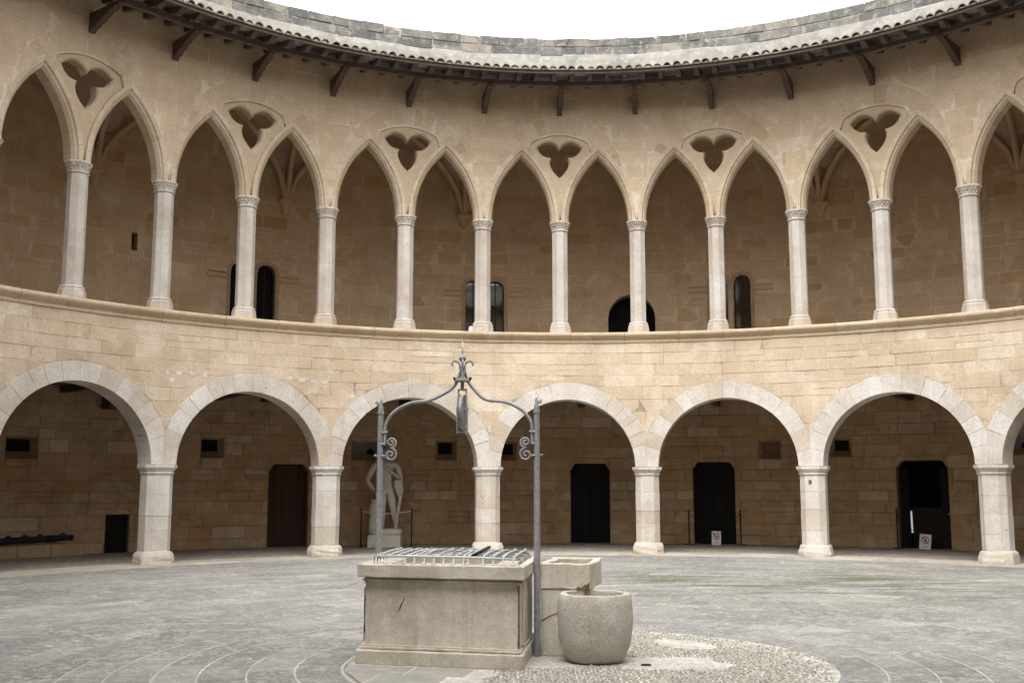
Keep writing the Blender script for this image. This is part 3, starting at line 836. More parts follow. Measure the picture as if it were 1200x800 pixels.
low = empty('gallery_wall', (0, 0, 0), 0, 'shaded brown stone back wall of the lower gallery with dark doors and small windows', 'wall')
mkr = lambda a0, a1, z0, z1: rect_op(a0, a1, z0, z1, REF)
def door_op(a0, a1, z1):
    s0, s1 = (REF - rad(a0)) * RB, (REF - rad(a1)) * RB
    return (s0, s1, 0.0, shoulder_top(s0, s1, z1))
doors = [('door1', door_op(117.54, 113.92, 2.155), 'brown'), ('door3', door_op(89.25, 85.54, 2.20), 'black'), ('door4', door_op(77.73, 73.89, 2.235), 'black'), ('door5', door_op(59.68, 55.40, 2.235), 'open')]
hatch = mkr(131.38, 129.43, .01, .915)
wins = [(139.21, 137.38, 2.385, 2.665, 'void'), (123.30, 121.96, 2.465, 2.765, 'void'), (109.64, 107.2, 2.445, 2.74, 'grey'), (101.76, 100.46, 2.46, 2.78, 'void'),
        (95.9, 94.7, 2.46, 2.745, 'void'), (71.33, 69.95, 2.48, 2.775, 'wood'), (64.94, 63.75, 2.52, 2.79, 'void'), (50.30, 48.7, 2.51, 2.795, 'grey')]
wops = []
for (a0, a1, z0, z1, kd) in wins:
    s0, s1 = (REF - rad(a0)) * RB, (REF - rad(a1)) * RB
    wops.append(((s0 - .10, s1 + .10, z0 - .17, lambda s, z=z1: z + .05), (s0, s1, z0, lambda s, z=z1: z), kd))
lops = [d[1] for d in doors] + [hatch] + [w_[0] for w_ in wops]
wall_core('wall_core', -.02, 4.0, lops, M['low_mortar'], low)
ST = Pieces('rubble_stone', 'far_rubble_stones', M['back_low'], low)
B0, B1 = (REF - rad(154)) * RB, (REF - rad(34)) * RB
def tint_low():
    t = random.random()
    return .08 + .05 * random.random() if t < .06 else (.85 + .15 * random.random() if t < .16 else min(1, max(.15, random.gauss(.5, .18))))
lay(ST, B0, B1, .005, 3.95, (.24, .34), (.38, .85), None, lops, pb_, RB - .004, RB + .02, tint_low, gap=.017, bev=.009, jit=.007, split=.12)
ST.done()
for nm, op, kd in doors:
    dr = reveal('doorway', op, .42, M['back_low'], low, tint=.35)
    dr['label'] = {'door1': 'brown wooden door with shouldered top', 'door3': 'black shouldered doorway', 'door4': 'dark shouldered doorway with no-entry sign', 'door5': 'open dark doorway with a glowing pane for a slit of daylight'}[nm]
    s0, s1, zl, zh = op
    if kd == 'brown':
        nb = 5
        for i in range(nb):
            a, b = s0 + (s1 - s0) * i / nb + .004, s0 + (s1 - s0) * (i + 1) / nb - .004
            sub = (a, b, .02, lambda s, zh=zh: zh(s)); po = [(a, .02), (b, .02), (b, zh(b)), (a, zh(a))]
            v, f = slab(po, pb_, RB + .22, RB + .26, .004, 0); link('door_plank', mesh('door_plank', v, f, M['doorbrown'], .5), dr)
        panel('door_backing', op, .27, M['void'], dr)
    elif kd == 'black':
        nb = 4
        for i in range(nb):
            a, b = s0 + (s1 - s0) * i / nb + .003, s0 + (s1 - s0) * (i + 1) / nb - .003
            po = [(a, .02), (b, .02), (b, zh(b)), (a, zh(a))]
            v, f = slab(po, pb_, RB + .34, RB + .38, .004, 0); link('door_plank', mesh('door_plank', v, f, M['doorblack'], .5), dr)
        panel('door_backing', op, .39, M['void'], dr)
    else:
        panel('door_backing', op, 1.2, M['void'], dr)
        reveal('room_lining', op, 1.2, M['void'], dr, front=RB + .40)
        po = [(s0 + .28, .02), (s1 - .02, .02), (s1 - .02, 1.05), (s0 + .28, 1.05)]
        link('half_door', mesh('half_door', *slab(po, pb_, RB + .36, RB + .40, .004, 0), M['doordark'], .5), dr)
        po = [(s0 + .02, .02), (s0 + .24, .02), (s0 + .24, 2.05), (s0 + .02, 2.05)]
        link('door_leaf', mesh('door_leaf', *slab(po, pb_, RB + .30, RB + .34, .004, 0), M['doorblack'], .5), dr)
        po = [(s1 - .26, .9), (s1 - .02, .9), (s1 - .02, 2.05), (s1 - .26, 2.05)]
        link('door_leaf', mesh('door_leaf', *slab(po, pb_, RB + .30, RB + .34, .004, 0), M['doorblack'], .5), dr)
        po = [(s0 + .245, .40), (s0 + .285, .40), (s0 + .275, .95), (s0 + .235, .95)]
        sl = link('daylight_glow_pane', mesh('daylight_glow_pane', *slab(po, pb_, RB + .34, RB + .36, .002, 0), M['slit'], .5), dr)  # glowing pane stands in for daylight seen past the door leaf
        v, f = tube([pb_(s1 - .10, .88, RB + .28), pb_(s1 - .04, .93, RB + .27)], .012, 6); link('handle', mesh('handle', v, f, M['ironlight'], .5), dr)
# stepped threshold
h = reveal('hatch', hatch, .30, M['back_low'], low, tint=.3); h['label'] = 'small black plank hatch low in the wall'
for i in range(3):
    a, b = hatch[0] + (hatch[1] - hatch[0]) * i / 3 + .003, hatch[0] + (hatch[1] - hatch[0]) * (i + 1) / 3 - .003
    link('hatch_plank', mesh('hatch_plank', *slab([(a, .012), (b, .012), (b, .913), (a, .913)], pb_, RB + .14, RB + .17, .004, 0), M['doorblack'], .5), h)
for (wo_, wi, kd) in wops:
    wr = reveal('window', wo_, .26, M['back_low'], low, inner=wi, tint=.4)
    mt = {'void': M['void'], 'grey': M['greypane'], 'wood': M['wood_shutter']}[kd]
    link('pane', mesh('pane', *slab([(wi[0], wi[2]), (wi[1], wi[2]), (wi[1], wi[3](0)), (wi[0], wi[3](0))], pb_, RB + .24, RB + .28, .003, 0), mt, .5), wr)
    wr['label'] = {'void': 'small dark splayed window', 'grey': 'small splayed window with grey pane', 'wood': 'small splayed window with wooden shutter'}[kd]
    if kd == 'grey':
        c = (wi[0] * .38 + wi[1] * .62)
        po = [(c - .11, wi[2] + .002)] + [(c - .11 * math.cos(t * PI / 8), wi[2] + .002 + .15 * math.sin(t * PI / 8)) for t in range(1, 8)] + [(c + .11, wi[2] + .002)]
        link('dark_cowl', mesh('dark_cowl', *slab(po, pb_, RB + .20, RB + .23, .003, 0), M['void'], .5), wr)
# low stone ledge on the left and timber corbel under the ceiling
for i in range(4):
    a0, a1 = (REF - rad(144 - i * 2.6)) * RB, (REF - rad(144 - (i + 1) * 2.6)) * RB
    f0 = RB - .42
    po = [(a0 + .004, .006), (a1 - .004, .006), (a1 - .004, .30 + random.uniform(-.01, .01)), (a0 + .004, .30)]
    v, f = slab(po, pb_, f0, RB - .02, .015, .004)
    b = MB(); b.add(v, f, random.uniform(.3, .6))
    tp = len(b.v); b.build('ledge_stone', M['back_low'], low)
v, f = slab([((REF - rad(132.2)) * RB, 3.42), ((REF - rad(130.3)) * RB, 3.42), ((REF - rad(130.3)) * RB, 3.9), ((REF - rad(132.2)) * RB, 3.9)], pb_, RB - .5, RB, .01, 0)
link('timber_corbel', mesh('timber_corbel', v, f, M['timber'], .5), low)

ceil = link('gallery_ceiling', mesh('gallery_ceiling', *loops_mesh([[cyl(k * 2 * PI / 126, r, z) for k in range(126)] for r, z in ((RF + .4, 3.93), (RF + .4, 4.5), (RB + 1.5, 4.5), (RB + 1.5, 3.93), (RF + .4, 3.93))], False), M['timber2'], .5), None, 'structure')
ceil['label'] = 'dark timber ceiling between the two galleries'
BM = Pieces('ceiling_beam', 'far_ceiling_beams', M['timber'], ceil)
for k in range(84):
    a = A_LOW + (k + .5) * D / 4
    ca, sa = math.cos(a), math.sin(a); t = .085
    v = [(r * ca - q * sa, r * sa + q * ca, z) for z in (3.76, 3.935) for r, q in ((RF + .62, -t), (RB - .02, -t), (RB - .02, t), (RF + .62, t))]
    BM.add(v, box(0, 1, 0, 1, 0, 1)[1], .5)
BM.done()

# upper gallery back wall
upw = empty('gallery_wall', (0, 0, 0), 0, 'warm brown ashlar back wall of the upper gallery behind the slender columns', 'wall')
def sA(a): return (REF - rad(a)) * RB
Z_UF = 4.5
lights = []
for (c0, c1, z_imp, ztop) in [(121.55, 119.85, 7.14, 7.43), (119.15, 117.45, 7.14, 7.43), (99.35, 97.75, 7.07, 7.36), (97.2, 95.6, 7.07, 7.36), (75.7, 74.1, 7.12, 7.42), (73.5, 71.95, 7.12, 7.42)]:
    s0, s1 = sA(c0), sA(c1); h = (s1 - s0) / 2
    lights.append((s0, s1, Z_UF, arch_top(s0, s1, ztop - h), z_imp))
ds0, ds1 = sA(85.5), sA(80.98); dh = (ds1 - ds0) / 2
gdoor = (ds0, ds1, Z_UF, arch_top(ds0, ds1, 6.97 - dh))
gd_big = (ds0 - .55, ds1 + .55, 6.97 - dh, arch_top(ds0 - .55, ds1 + .55, 6.97 - dh))
slit = (sA(130.36), sA(129.85), 7.40, lambda s: 7.85)
lw = [l[:4] for l in lights]
uops = lw + [gdoor, slit]
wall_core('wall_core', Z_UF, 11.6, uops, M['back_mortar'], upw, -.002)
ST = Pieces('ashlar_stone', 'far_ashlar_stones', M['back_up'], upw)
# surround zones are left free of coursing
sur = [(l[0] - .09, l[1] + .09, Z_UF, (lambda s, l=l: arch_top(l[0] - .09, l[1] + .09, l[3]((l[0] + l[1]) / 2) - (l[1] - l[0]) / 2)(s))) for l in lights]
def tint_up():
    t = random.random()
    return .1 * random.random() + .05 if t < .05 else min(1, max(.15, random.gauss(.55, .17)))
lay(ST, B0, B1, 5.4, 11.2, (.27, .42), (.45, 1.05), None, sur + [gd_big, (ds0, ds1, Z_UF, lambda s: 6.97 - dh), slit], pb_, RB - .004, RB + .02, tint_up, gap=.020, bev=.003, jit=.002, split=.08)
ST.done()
dr = reveal('doorway', gdoor, .5, M['back_up'], upw, tint=.5); dr['label'] = 'dark round-headed doorway'
panel('door_backing', gdoor, .5, M['void'], dr)
cz = 6.97 - dh; cs = (ds0 + ds1) / 2
for i in range(7):
    a, b = PI * i / 7 + .006, PI * (i + 1) / 7 - .006; ts = [a + (b - a) * k / 3 for k in range(4)]
    po = [(cs - (dh + .002) * math.cos(t), cz + (dh + .002) * math.sin(t)) for t in ts] + [(cs - (dh + .545) * math.cos(t), cz + (dh + .545) * math.sin(t)) for t in ts[::-1]]
    link('voussoir', mesh('voussoir', *slab(po, pb_, RB - .005, RB + .02, .007, .002), M['back_up'], random.uniform(.4, .75)), upw)
sl = reveal('slit_window', slit, .3, M['back_up'], upw, tint=.4); panel('slit_void', slit, .3, M['void'], sl)
for k, l in enumerate(lights):
    s0, s1, zl, zh, zi = l
    wr = reveal('arched_light', l[:4], .22, M['back_up'], upw, tint=.3)
    wr['label'] = 'narrow round-headed light with ' + ('reflecting glass' if k in (2, 3) else 'black opening' if k < 2 else 'dark glass')
    panel('pane', l[:4], .20, M['void'] if k < 2 else M['glass'], wr)
    po = outline(l[:4])[2:]
    path = [(s1 + .03, 5.2)] + [(cx_ + (1 if cx_ > (s0 + s1) / 2 else -1) * 0, cz_) for cx_, cz_ in []]
    hc = (s0 + s1) / 2; hh = (s1 - s0) / 2; zsp = zh(hc) - hh
    for rr_, tr in ((.03, .026), (.085, .022)):
        pth = [(s1 + rr_, 5.0)] + [(hc + (hh + rr_) * math.cos(t * PI / 14), zsp + (hh + rr_) * math.sin(t * PI / 14)) for t in range(15)] + [(s0 - rr_, 5.0)]
        v, f = tube([pb_(a, b, RB - .012) for a, b in pth], tr, 6); link('roll_moulding', mesh('roll_moulding', v, f, M['back_up'], .3, True), wr)
    fr = MB()
    for (a, b, c, d) in ((s0, s0 + .03, 5, zsp + .02), (s1 - .03, s1, 5, zsp + .02)):
        fr.add(*slab([(a, c), (b, c), (b, d), (a, d)], pb_, RB + .16, RB + .20, .003, 0))
    fr.build('window_frame', M['blackiron'], wr)
    v, f = slab([(hc - .012, 5), (hc + .012, 5), (hc + .012, zsp + hh - .01), (hc - .012, zsp + hh - .01)], pb_, RB + .175, RB + .20, .003, 0); link('glazing_bar', mesh('glazing_bar', v, f, M['blackiron'], .5), wr)
# impost strings beside the pairs
for i, (L_, R_) in enumerate(((0, 1), (2, 3), (4, 5))):
    z = lights[L_][4]
    for (a, b) in ((lights[L_][0] - .62, lights[L_][0] - .10), (lights[R_][1] + .10, lights[R_][1] + .62)):
        for (z0, z1, pr) in ((z - .02, z + .02, .05), (z - .14, z - .03, .022), (z - .165, z - .145, .035)):
            v, f = slab([(a, z0), (b, z0), (b, z1), (a, z1)], pb_, RB - pr, RB + .01, .006, 0); link('impost_string', mesh('impost_string', v, f, M['back_up'], .35), upw)
    # mullion colonnette between the pair
    c = (lights[L_][1] + lights[R_][0]) / 2
    v, f = tube([pb_(c, zz, RB + .0) for zz in (4.6, 6.0, 7.0)], .05, 10); link('mullion', mesh('mullion', v, f, M['back_up'], .7, True), upw)

# gallery floor slab, vault and ribs
link('upper_gallery_floor', mesh('upper_gallery_floor', *loops_mesh([[cyl(k * 2 * PI / 126, r, z) for k in range(126)] for r, z in ((RF + .5, 4.49), (RF + .5, 4.55), (RB + .2, 4.55), (RB + .2, 4.49), (RF + .5, 4.49))], False), M['apron'], .5), None, 'structure')
vt = link('gallery_vault', None); bpy.data.objects.remove(vt)
ZV, HV = 9.15, 2.0
R0v, R1v = RF + .38, RB + .01
def prof_(x): return max(0.0, 1 - abs(x) ** 2.0) ** .62 * .5 + .5 * math.sqrt(max(0, 1 - x * x))
vm = MB(); NU, NT = 12, 12
for bay in range(21):
    ac = A_TR - bay * D
    g = [[None] * (NT + 1) for _ in range(NU + 1)]
    vv = []
    for i in range(NU + 1):
        for j in range(NT + 1):
            u, t = -1 + 2 * i / NU, -1 + 2 * j / NT
            m = min(abs(u), abs(t)); z = ZV + HV * prof_(m)
            vv.append(cyl(ac - t * D / 2, R0v + (R1v - R0v) * (u + 1) / 2, z))
    ff = [(i * (NT + 1) + j, i * (NT + 1) + j + 1, (i + 1) * (NT + 1) + j + 1, (i + 1) * (NT + 1) + j) for i in range(NU) for j in range(NT)]
    vm.add(vv, ff, .5)
M['vault'] = stone('vault_webbing', [(0, (.42, .315, .215)), (1, (.46, .35, .245))], (.30, .225, .155), (.52, .41, .30), patch=.6, pit=.1, wash=.3)  # darker than the gallery stone: vault shade behind the trefoils put into colour
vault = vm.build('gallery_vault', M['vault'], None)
tag(vault, 'ribbed stone vault over the upper gallery, its ribs rising from wall corbels', 'vault')
rb_prof = .075
for k in range(-4, 5):
    ap = A_UP + k * D
    if not rad(38) < ap < rad(150): continue
    def rib(fn, name='rib'):
        pts = [fn(x) for x in [i / 12 for i in range(13)]]
        v, f = tube(pts, rb_prof, 6); link(name, mesh(name, v, f, M['back_up'], .55), vault)
    for sgn in (-1, 0, 1):
        # from the corbel on the back wall to the crown, then on to the arcade
        def fn(x, sgn=sgn):
            u = 1 - x * (1.0 if sgn else 2.0)
            ang = ap + sgn * (1 - abs(u)) * D / 2 if sgn else ap
            return cyl(ang, R0v + (R1v - .12 - R0v) * (u + 1) / 2, ZV + HV * prof_(u) - .05)
        rib(fn)
    cb = [(.0, -.42), (.05, -.40), (.17, -.12), (.20, -.08), (.24, -.06), (.24, 0)]
    c = cyl(ap, RB - .02, ZV + .10)
    loops = []
    for r, z in cb:
        loops.append([(c[0] + (r * math.cos(t) * 1.0) * math.cos(ap) - r * math.sin(t) * math.sin(ap), c[1] + r * math.cos(t) * math.sin(ap) + r * math.sin(t) * math.cos(ap), c[2] + z) for t in [PI / 2 + i * PI / 6 for i in range(7)]])
    v, f = loops_mesh(loops, True, False); link('corbel', mesh('corbel', v, f, M['back_up'], .65), vault)

# ------------------------------------------------------------------ eaves
eave = empty('roof_eaves', (0, 0, 0), 0, 'timber eaves with carved brackets and rafters under a row of clay tiles', 'roof')
R_E = 11.0
RT = Pieces('rafter', 'far_rafters', M['timber2'], eave); SP = Pieces('soffit_board', 'far_soffit_boards', M['soffit'], eave)
def radial(ang, prof2, t):     # extrude an (r,z) outline sideways
    ca, sa = math.cos(ang), math.sin(ang); n = len(prof2)
    v = [(r * ca - q * sa, r * sa + q * ca, z) for q in (-t, t) for r, z in prof2]
    f = [tuple(range(n)), tuple(range(2 * n - 1, n - 1, -1))] + [(i, n + i, n + (i + 1) % n, (i + 1) % n) for i in range(n)]
    return v, f
def zr(r): return 11.30 + (r - R_E) * .22    # top of the rafters
for k in range(168):
    a = A_UP + (k + .5) * D / 8
    p = [(RF + .1, zr(RF + .1) - .15), (RF + .1, zr(RF + .1)), (R_E + .06, zr(R_E + .06)), (R_E + .06, zr(R_E) - .05), (R_E + .12, zr(R_E) - .055), (R_E + .16, zr(R_E) - .09), (R_E + .24, zr(R_E) - .09), (R_E + .3, zr(R_E) - .13), (R_E + .42, zr(R_E + .42) - .15)]
    RT.add(*radial(a, p[::-1], .055), .5)
    b0, b1 = a + .0045, a + D / 8 - .0045
    v = [cyl(b0, R_E + .04, zr(R_E) - .018), cyl(b1, R_E + .04, zr(R_E) - .018), cyl(b1, RF + .1, zr(RF) - .0), cyl(b0, RF + .1, zr(RF) - .0)]
    v = v + [(x, y, z + .025) for x, y, z in v]
    SP.add(v, [(0, 1, 2, 3), (7, 6, 5, 4), (0, 4, 5, 1), (2, 6, 7, 3), (1, 5, 6, 2), (3, 7, 4, 0)], random.random() ** 1.5)
RT.done(); SP.done()
CB = Pieces('closing_board', 'far_closing_boards', M['soffit'], eave)
for k in range(168):
    if random.random() < .42: continue
    a = A_UP + (k + .5) * D / 8; b0, b1 = a + .0052, a + D / 8 - .0052; r0 = R_E + .55
    v = [cyl(b, r, zr(R_E + .55) + z) for z in (-.125, -.03) for r, b in ((r0, b0), (r0 + .03, b0), (r0 + .03, b1), (r0, b1))]
    CB.add(v, box(0, 1, 0, 1, 0, 1)[1], random.uniform(.55, 1))
CB.done()
BR = Pieces('bracket', 'far_brackets', M['timber'], eave); BE = Pieces('wall_plate_beam', 'far_beams', M['timber2'], eave)
for k in range(42):
    a = A_UP + k * D / 2
    p = [(RF + .1, 10.82), (RF - .06, 10.80), (RF - .10, 10.86), (RF - .26, 10.88), (RF - .28, 10.93), (RF - .46, 10.955), (RF - .48, 11.0), (RF - .66, 11.025), (RF - .68, 11.065), (RF - .88, 11.085), (RF - .91, 11.11), (RF - 1.06, 11.12), (RF - 1.08, 11.20), (RF + .1, 11.20)]
    BR.add(*radial(a, p[::-1], .065), .5)
    b = a + D / 2
    v = [cyl(x, r, z) for z in (11.19, 11.335) for r, x in ((11.62, a + .0004), (11.74, a + .0004), (11.74, b - .0004), (11.62, b - .0004))]
    BE.add(v, [(0, 1, 2, 3), (7, 6, 5, 4), (0, 4, 5, 1), (1, 5, 6, 2), (2, 6, 7, 3), (3, 7, 4, 0)], .5)
BR.done(); BE.done()
# board and pan tiles along the edge
v, f = loops_mesh([[cyl(k * 2 * PI / 252, r, z) for k in range(252)] for r, z in ((R_E + .03, 11.25), (R_E - .0, 11.25), (R_E - .0, 11.315), (R_E + .03, 11.315), (R_E + .03, 11.25))], False)
link('fascia', mesh('fascia', v, f, M['timber2'], .5), eave)
v, f = loops_mesh([[cyl(k * 2 * PI / 252, r, z) for k in range(252)] for r, z in ((R_E - .05, 11.318), (R_E - .05, 11.345), (13.05, 11.75), (13.05, 11.70), (R_E - .05, 11.318))], False)
link('pan_tiles', mesh('pan_tiles', v, f, M['tile'], .75), eave)
TL = Pieces('cover_tile', 'far_cover_tiles', M['tile'], eave)
plug = MB()
NT_ = 308
for k in range(NT_):
    a = k * 2 * PI / NT_ + random.uniform(-.0014, .0014); jr, jz, jw = random.uniform(-.03, .02), random.uniform(-.012, .008), random.uniform(.88, 1.06)
    for row in range(4):
        r0 = R_E - .07 + row * .44; r1 = r0 + .5; loops = []
        for r, rad_ in ((r0 + jr, .098 * jw), (r1, .080)):
            base = 11.345 + (r - R_E) * .2 + row * .012 + (jz if r < r1 else 0)
            loops.append([(lambda q, z, r=r: (r * math.cos(a) - q * math.sin(a), r * math.sin(a) + q * math.cos(a), z))(rad_ * math.cos(t * PI / 6), base + rad_ * .95 * math.sin(t * PI / 6)) for t in range(7)] +
                         [(lambda q, z, r=r: (r * math.cos(a) - q * math.sin(a), r * math.sin(a) + q * math.cos(a), z))((rad_ - .017) * math.cos(t * PI / 6), base + (rad_ - .017) * .95 * math.sin(t * PI / 6)) for t in range(6, -1, -1)])
        v, f = loops_mesh(loops)
        if row == 0: TL.add(v, f, random.random())
        else: TL.add(v, f, random.random(), 0)
    if random.random() < .8:
        r = R_E - .02; q0 = random.uniform(-.02, .02); base = 11.342
        v = [(r * math.cos(a) - q * math.sin(a), r * math.sin(a) + q * math.cos(a), z) for q, z in [(q0 + .06 * math.cos(t * PI / 5), base + .055 * math.sin(t * PI / 5)) for t in range(6)]]
        plug.add(v, [tuple(range(6))[::-1]], .5)
TL.done(); plug.build('tile_mortar', M['tilemortar'], eave, 'stuff')

# ------------------------------------------------------------------ parapet above the roof
par = empty('parapet', (0, 0, 0), 0, 'weathered grey stone parapet with a pale rendered foot above the eaves', 'wall')
RP = 13.0
pp = place_from(REF, RP)
ZP0, ZP1 = 12.53, 13.0
mb = []
NN = 252
def lump(k, z): return .02 * noise.noise((math.cos(k * 2 * PI / NN) * 9, math.sin(k * 2 * PI / NN) * 9, z * 4))
v, f = loops_mesh([[cyl(k * 2 * PI / NN, r + lump(k, z), z + (lump(k, 3) * 1.6 if z == ZP0 else 0)) for k in range(NN)] for r, z in ((RP - .05, 11.6), (RP - .04, 11.9), (RP - .035, 12.2), (RP - .025, 12.4), (RP - .01, ZP0), (RP + .02, ZP0 + .03))], False)
link('render_band', mesh('render_band', v, f, M['plaster'], .5), par)
v, f = loops_mesh([[cyl(k * 2 * PI / NN, r, z) for k in range(NN)] for r, z in ((RP + .015, 12.4), (RP + .015, ZP1 - .035), (RP + .5, ZP1 - .03), (RP + .5, 11.6))], False)
link('parapet_core', mesh('parapet_core', v, f, M['plaster_tan'], .5), par)
PS = Pieces('parapet_stone', 'far_parapet_stones', M['grey'], par)
zz = [ZP0 - .02, ZP0 + .225, ZP1]
for (a, b) in zip(zz[:-1], zz[1:]):
    s = -PI * RP
    while s < PI * RP:
        l = random.uniform(.32, .85); e = min(s + l, PI * RP)
        if random.random() > .07 or b == ZP1:
            g = random.uniform(.004, .012) if random.random() < .7 else .025; top = b - (random.uniform(0, .035) if b == ZP1 else .012)
            jj = lambda: random.uniform(-.012, .012)
            po = [(s + g + jj(), a + .012 + jj()), ((s + e) / 2, a + .012 + jj()), (e - g + jj(), a + .012 + jj()), (e - g + jj(), (a + top) / 2), (e - g + jj(), top + jj()), ((s + e) / 2, top + jj()), (s + g + jj(), top + jj())]
            PS.add(*slab(po, pp, RP + random.uniform(-.014, .012), RP + .45, .012, .008), random.random())
        s = e
PS.done()
link('roof_deck', mesh('roof_deck', *loops_mesh([[cyl(k * 2 * PI / 126, r, z) for k in range(126)] for r, z in ((RF + .3, 11.62), (RF + .3, 11.8), (RB + 1.7, 11.8), (RB + 1.7, 11.62), (RF + .3, 11.62))], False), M['plaster'], .5), None, 'structure')

# ------------------------------------------------------------------ the well
def rough_box(name, d, mat, parent, tint=.5, cuts=5, amp=.006, bev=.012, seed=0):
    bm = bmesh.new(); v, f = box(*d)
    vs = [bm.verts.new(p) for p in v]; [bm.faces.new([vs[i] for i in q]) for q in f]
    bmesh.ops.bevel(bm, geom=bm.edges[:], offset=bev, segments=1 if bev < .013 else 2, affect='EDGES')
    sz = max(d[1] - d[0], d[3] - d[2], d[5] - d[4])
    for it in range(4):
        long = [e for e in bm.edges if e.calc_length() > max(.05, sz / 22)]
        if not long: break
        bmesh.ops.subdivide_edges(bm, edges=long, cuts=1, use_grid_fill=True)
    for q in bm.verts:
        p = q.co; e = amp
        edge = sum(1 for a, lo, hi in ((p.x, d[0], d[1]), (p.y, d[2], d[3]), (p.z, d[4], d[5])) if min(a - lo, hi - a) < bev * 1.6)
        k = 1 if edge < 2 else 2.6
        nv = noise.noise_vector((p.x * 7 + seed, p.y * 7, p.z * 7)) * e * k * .5 + noise.noise_vector((p.x * 25 + seed, p.y * 25, p.z * 25)) * e * k * .35
        q.co += nv
    bmesh.ops.triangulate(bm, faces=[q for q in bm.faces if len(q.verts) > 4])
    me = bpy.data.meshes.new(name); bm.to_mesh(me); bm.free(); me.materials.append(mat)
    a = me.attributes.new('tint', 'FLOAT', 'FACE'); a.data.foreach_set('value', [tint] * len(me.polygons))
    me.polygons.foreach_set('use_smooth', [True] * len(me.polygons)); me.set_sharp_from_angle(angle=rad(28))
    return link(name, me, parent)
well = empty('stone_well', (WFL[0], WFL[1], 0), ANG, 'large rectangular pale stone well head with moulded foot and thick chipped rim', 'well')
WL, WD = 1.61, 1.34
rough_box('foot_slab', (0, WL, 0, WD, -.01, .13), M['well'], well, .25, amp=.005, bev=.012)
rough_box('foot_moulding', (.025, WL - .025, .025, WD - .025, .12, .17), M['well'], well, .4, amp=.004, bev=.018, seed=3)
rough_box('front_slab', (.075, WL - .050, .07, .135, .165, .765), M['well'], well, .7, amp=.003, bev=.005, seed=5)
rough_box('back_slab', (.075, WL - .055, WD - .2, WD - .07, .165, .765), M['well'], well, .5, amp=.004, bev=.008, seed=6)
rough_box('side_slab', (WL - .19, WL - .04, .14, WD - .06, .165, .765), M['well'], well, .65, amp=.004, bev=.010, seed=7)
rough_box('side_slab', (.065, .20, .205, WD - .205, .165, .765), M['well'], well, .6, amp=.004, bev=.010, seed=8)
rough_box('pilaster_strip', (WL - .045, WL - .022, .30, .42, .17, .75), M['well'], well, .7, amp=.002, bev=.006, seed=9)
# reddish mortar showing along the open corner joint
cj = []
for i in range(15):
    z = .16 + .60 * i / 14; wv = -.002 + .045 * abs(noise.noise((z * 7, 1.3, 0)))
    cj.append([(WL - .052 - wv, .074, z), (WL - .048 - wv * .4, .067, z), (WL - .0435, .085 + wv, z), (WL - .0425, .11 + wv, z), (WL - .05, .228, z)])
v, f = loops_mesh(cj, True, False); link('corner_joint', mesh('corner_joint', v, f, M['rust'], .6), well)
cj = [[(.062, .075 + .10 * i / 3, z) for i in range(2)] + [(.073 + .02 * abs(noise.noise((z * 8, 5, 0))), .066, z)] for z in [.2 + .035 * k for k in range(15)]]
v, f = loops_mesh(cj, True, False); link('corner_joint', mesh('corner_joint', v, f, M['rust'], .8), well)
# diagonal crack in the front slab
v, f = tube([(.40, .067, .47), (.43, .0665, .53), (.445, .067, .56), (.475, .0668, .62)], .0045, 5, [.4, 1.3, 1, .3]); link('crack', mesh('crack', v, f, M['rust'], 0), well)
rough_box('neck_moulding', (.045, WL - .02, .04, WD - .04, .735, .79), M['well'], well, .35, amp=.005, bev=.022, seed=11)
RX0, RX1, RY0, RY1, RZ0, RZ1 = .01, WL + .015, -.005, WD + .005, .790, .913
for nm, d, sdd in (('rim_slab', (RX0, RX1, RY0, .26, RZ0, RZ1), 1), ('rim_slab', (RX0, RX1, WD - .26, RY1, RZ0, RZ1), 2), ('rim_slab', (RX0, .30, .262, WD - .262, RZ0, RZ1), 3), ('rim_slab', (RX1 - .30, RX1, .262, WD - .262, RZ0, RZ1), 4)):
    rough_box(nm, d, M['well'], well, random.uniform(.3, .55), amp=.006, bev=.008, seed=sdd * 4.1)
part_box('shaft_lining', (.25, WL - .25, .22, WD - .22, .02, .60), M['void'], well)

SKEW = .115
def skew_children(root):
    for ch in root.children:
        if ch.data: ch.data.transform(Matrix(((1, -SKEW, 0, 0), (0, 1, 0, 0), (0, 0, 1, 0), (0, 0, 0, 1))))
# iron grate lying on the rim
gx0, gx1, gy0, gy1, gz = .17, WL - .10, .10, WD - .12, .913
gr = empty('well_grate', (WFL[0], WFL[1], 0), ANG, 'grey iron bar grate hooked over the open top of the well', 'grate')
def add_tube(name, path, r, mat, parent, seg=6, taper=None, closed=False):
    v, f = tube(path, r, seg, taper, closed); return link(name, mesh(name, v, f, mat, .5, True), parent)
gh = gz + .075
for i in range(15):
    x = gx0 + (gx1 - gx0) * i / 14
    if i == 10: x -= .05
    wob = random.uniform(-.008, .008)
    add_tube('bar', [(x, gy0 - .03, gz + .004), (x, gy0 - .005, gz + .012), (x, gy0, gz + .05), (x, gy0 + .035, gh + wob), (x + random.uniform(-.01, .01), (gy0 + gy1) / 2, gh + .012 + wob), (x, gy1 - .035, gh), (x, gy1, gz + .05), (x, gy1 + .005, gz)], .0085, M['ironlight'], gr)
    add_tube('foot', [(x - .02, gy0 - .035, gz + .006), (x + .02, gy0 - .035, gz + .006)], .012, M['ironlight'], gr)
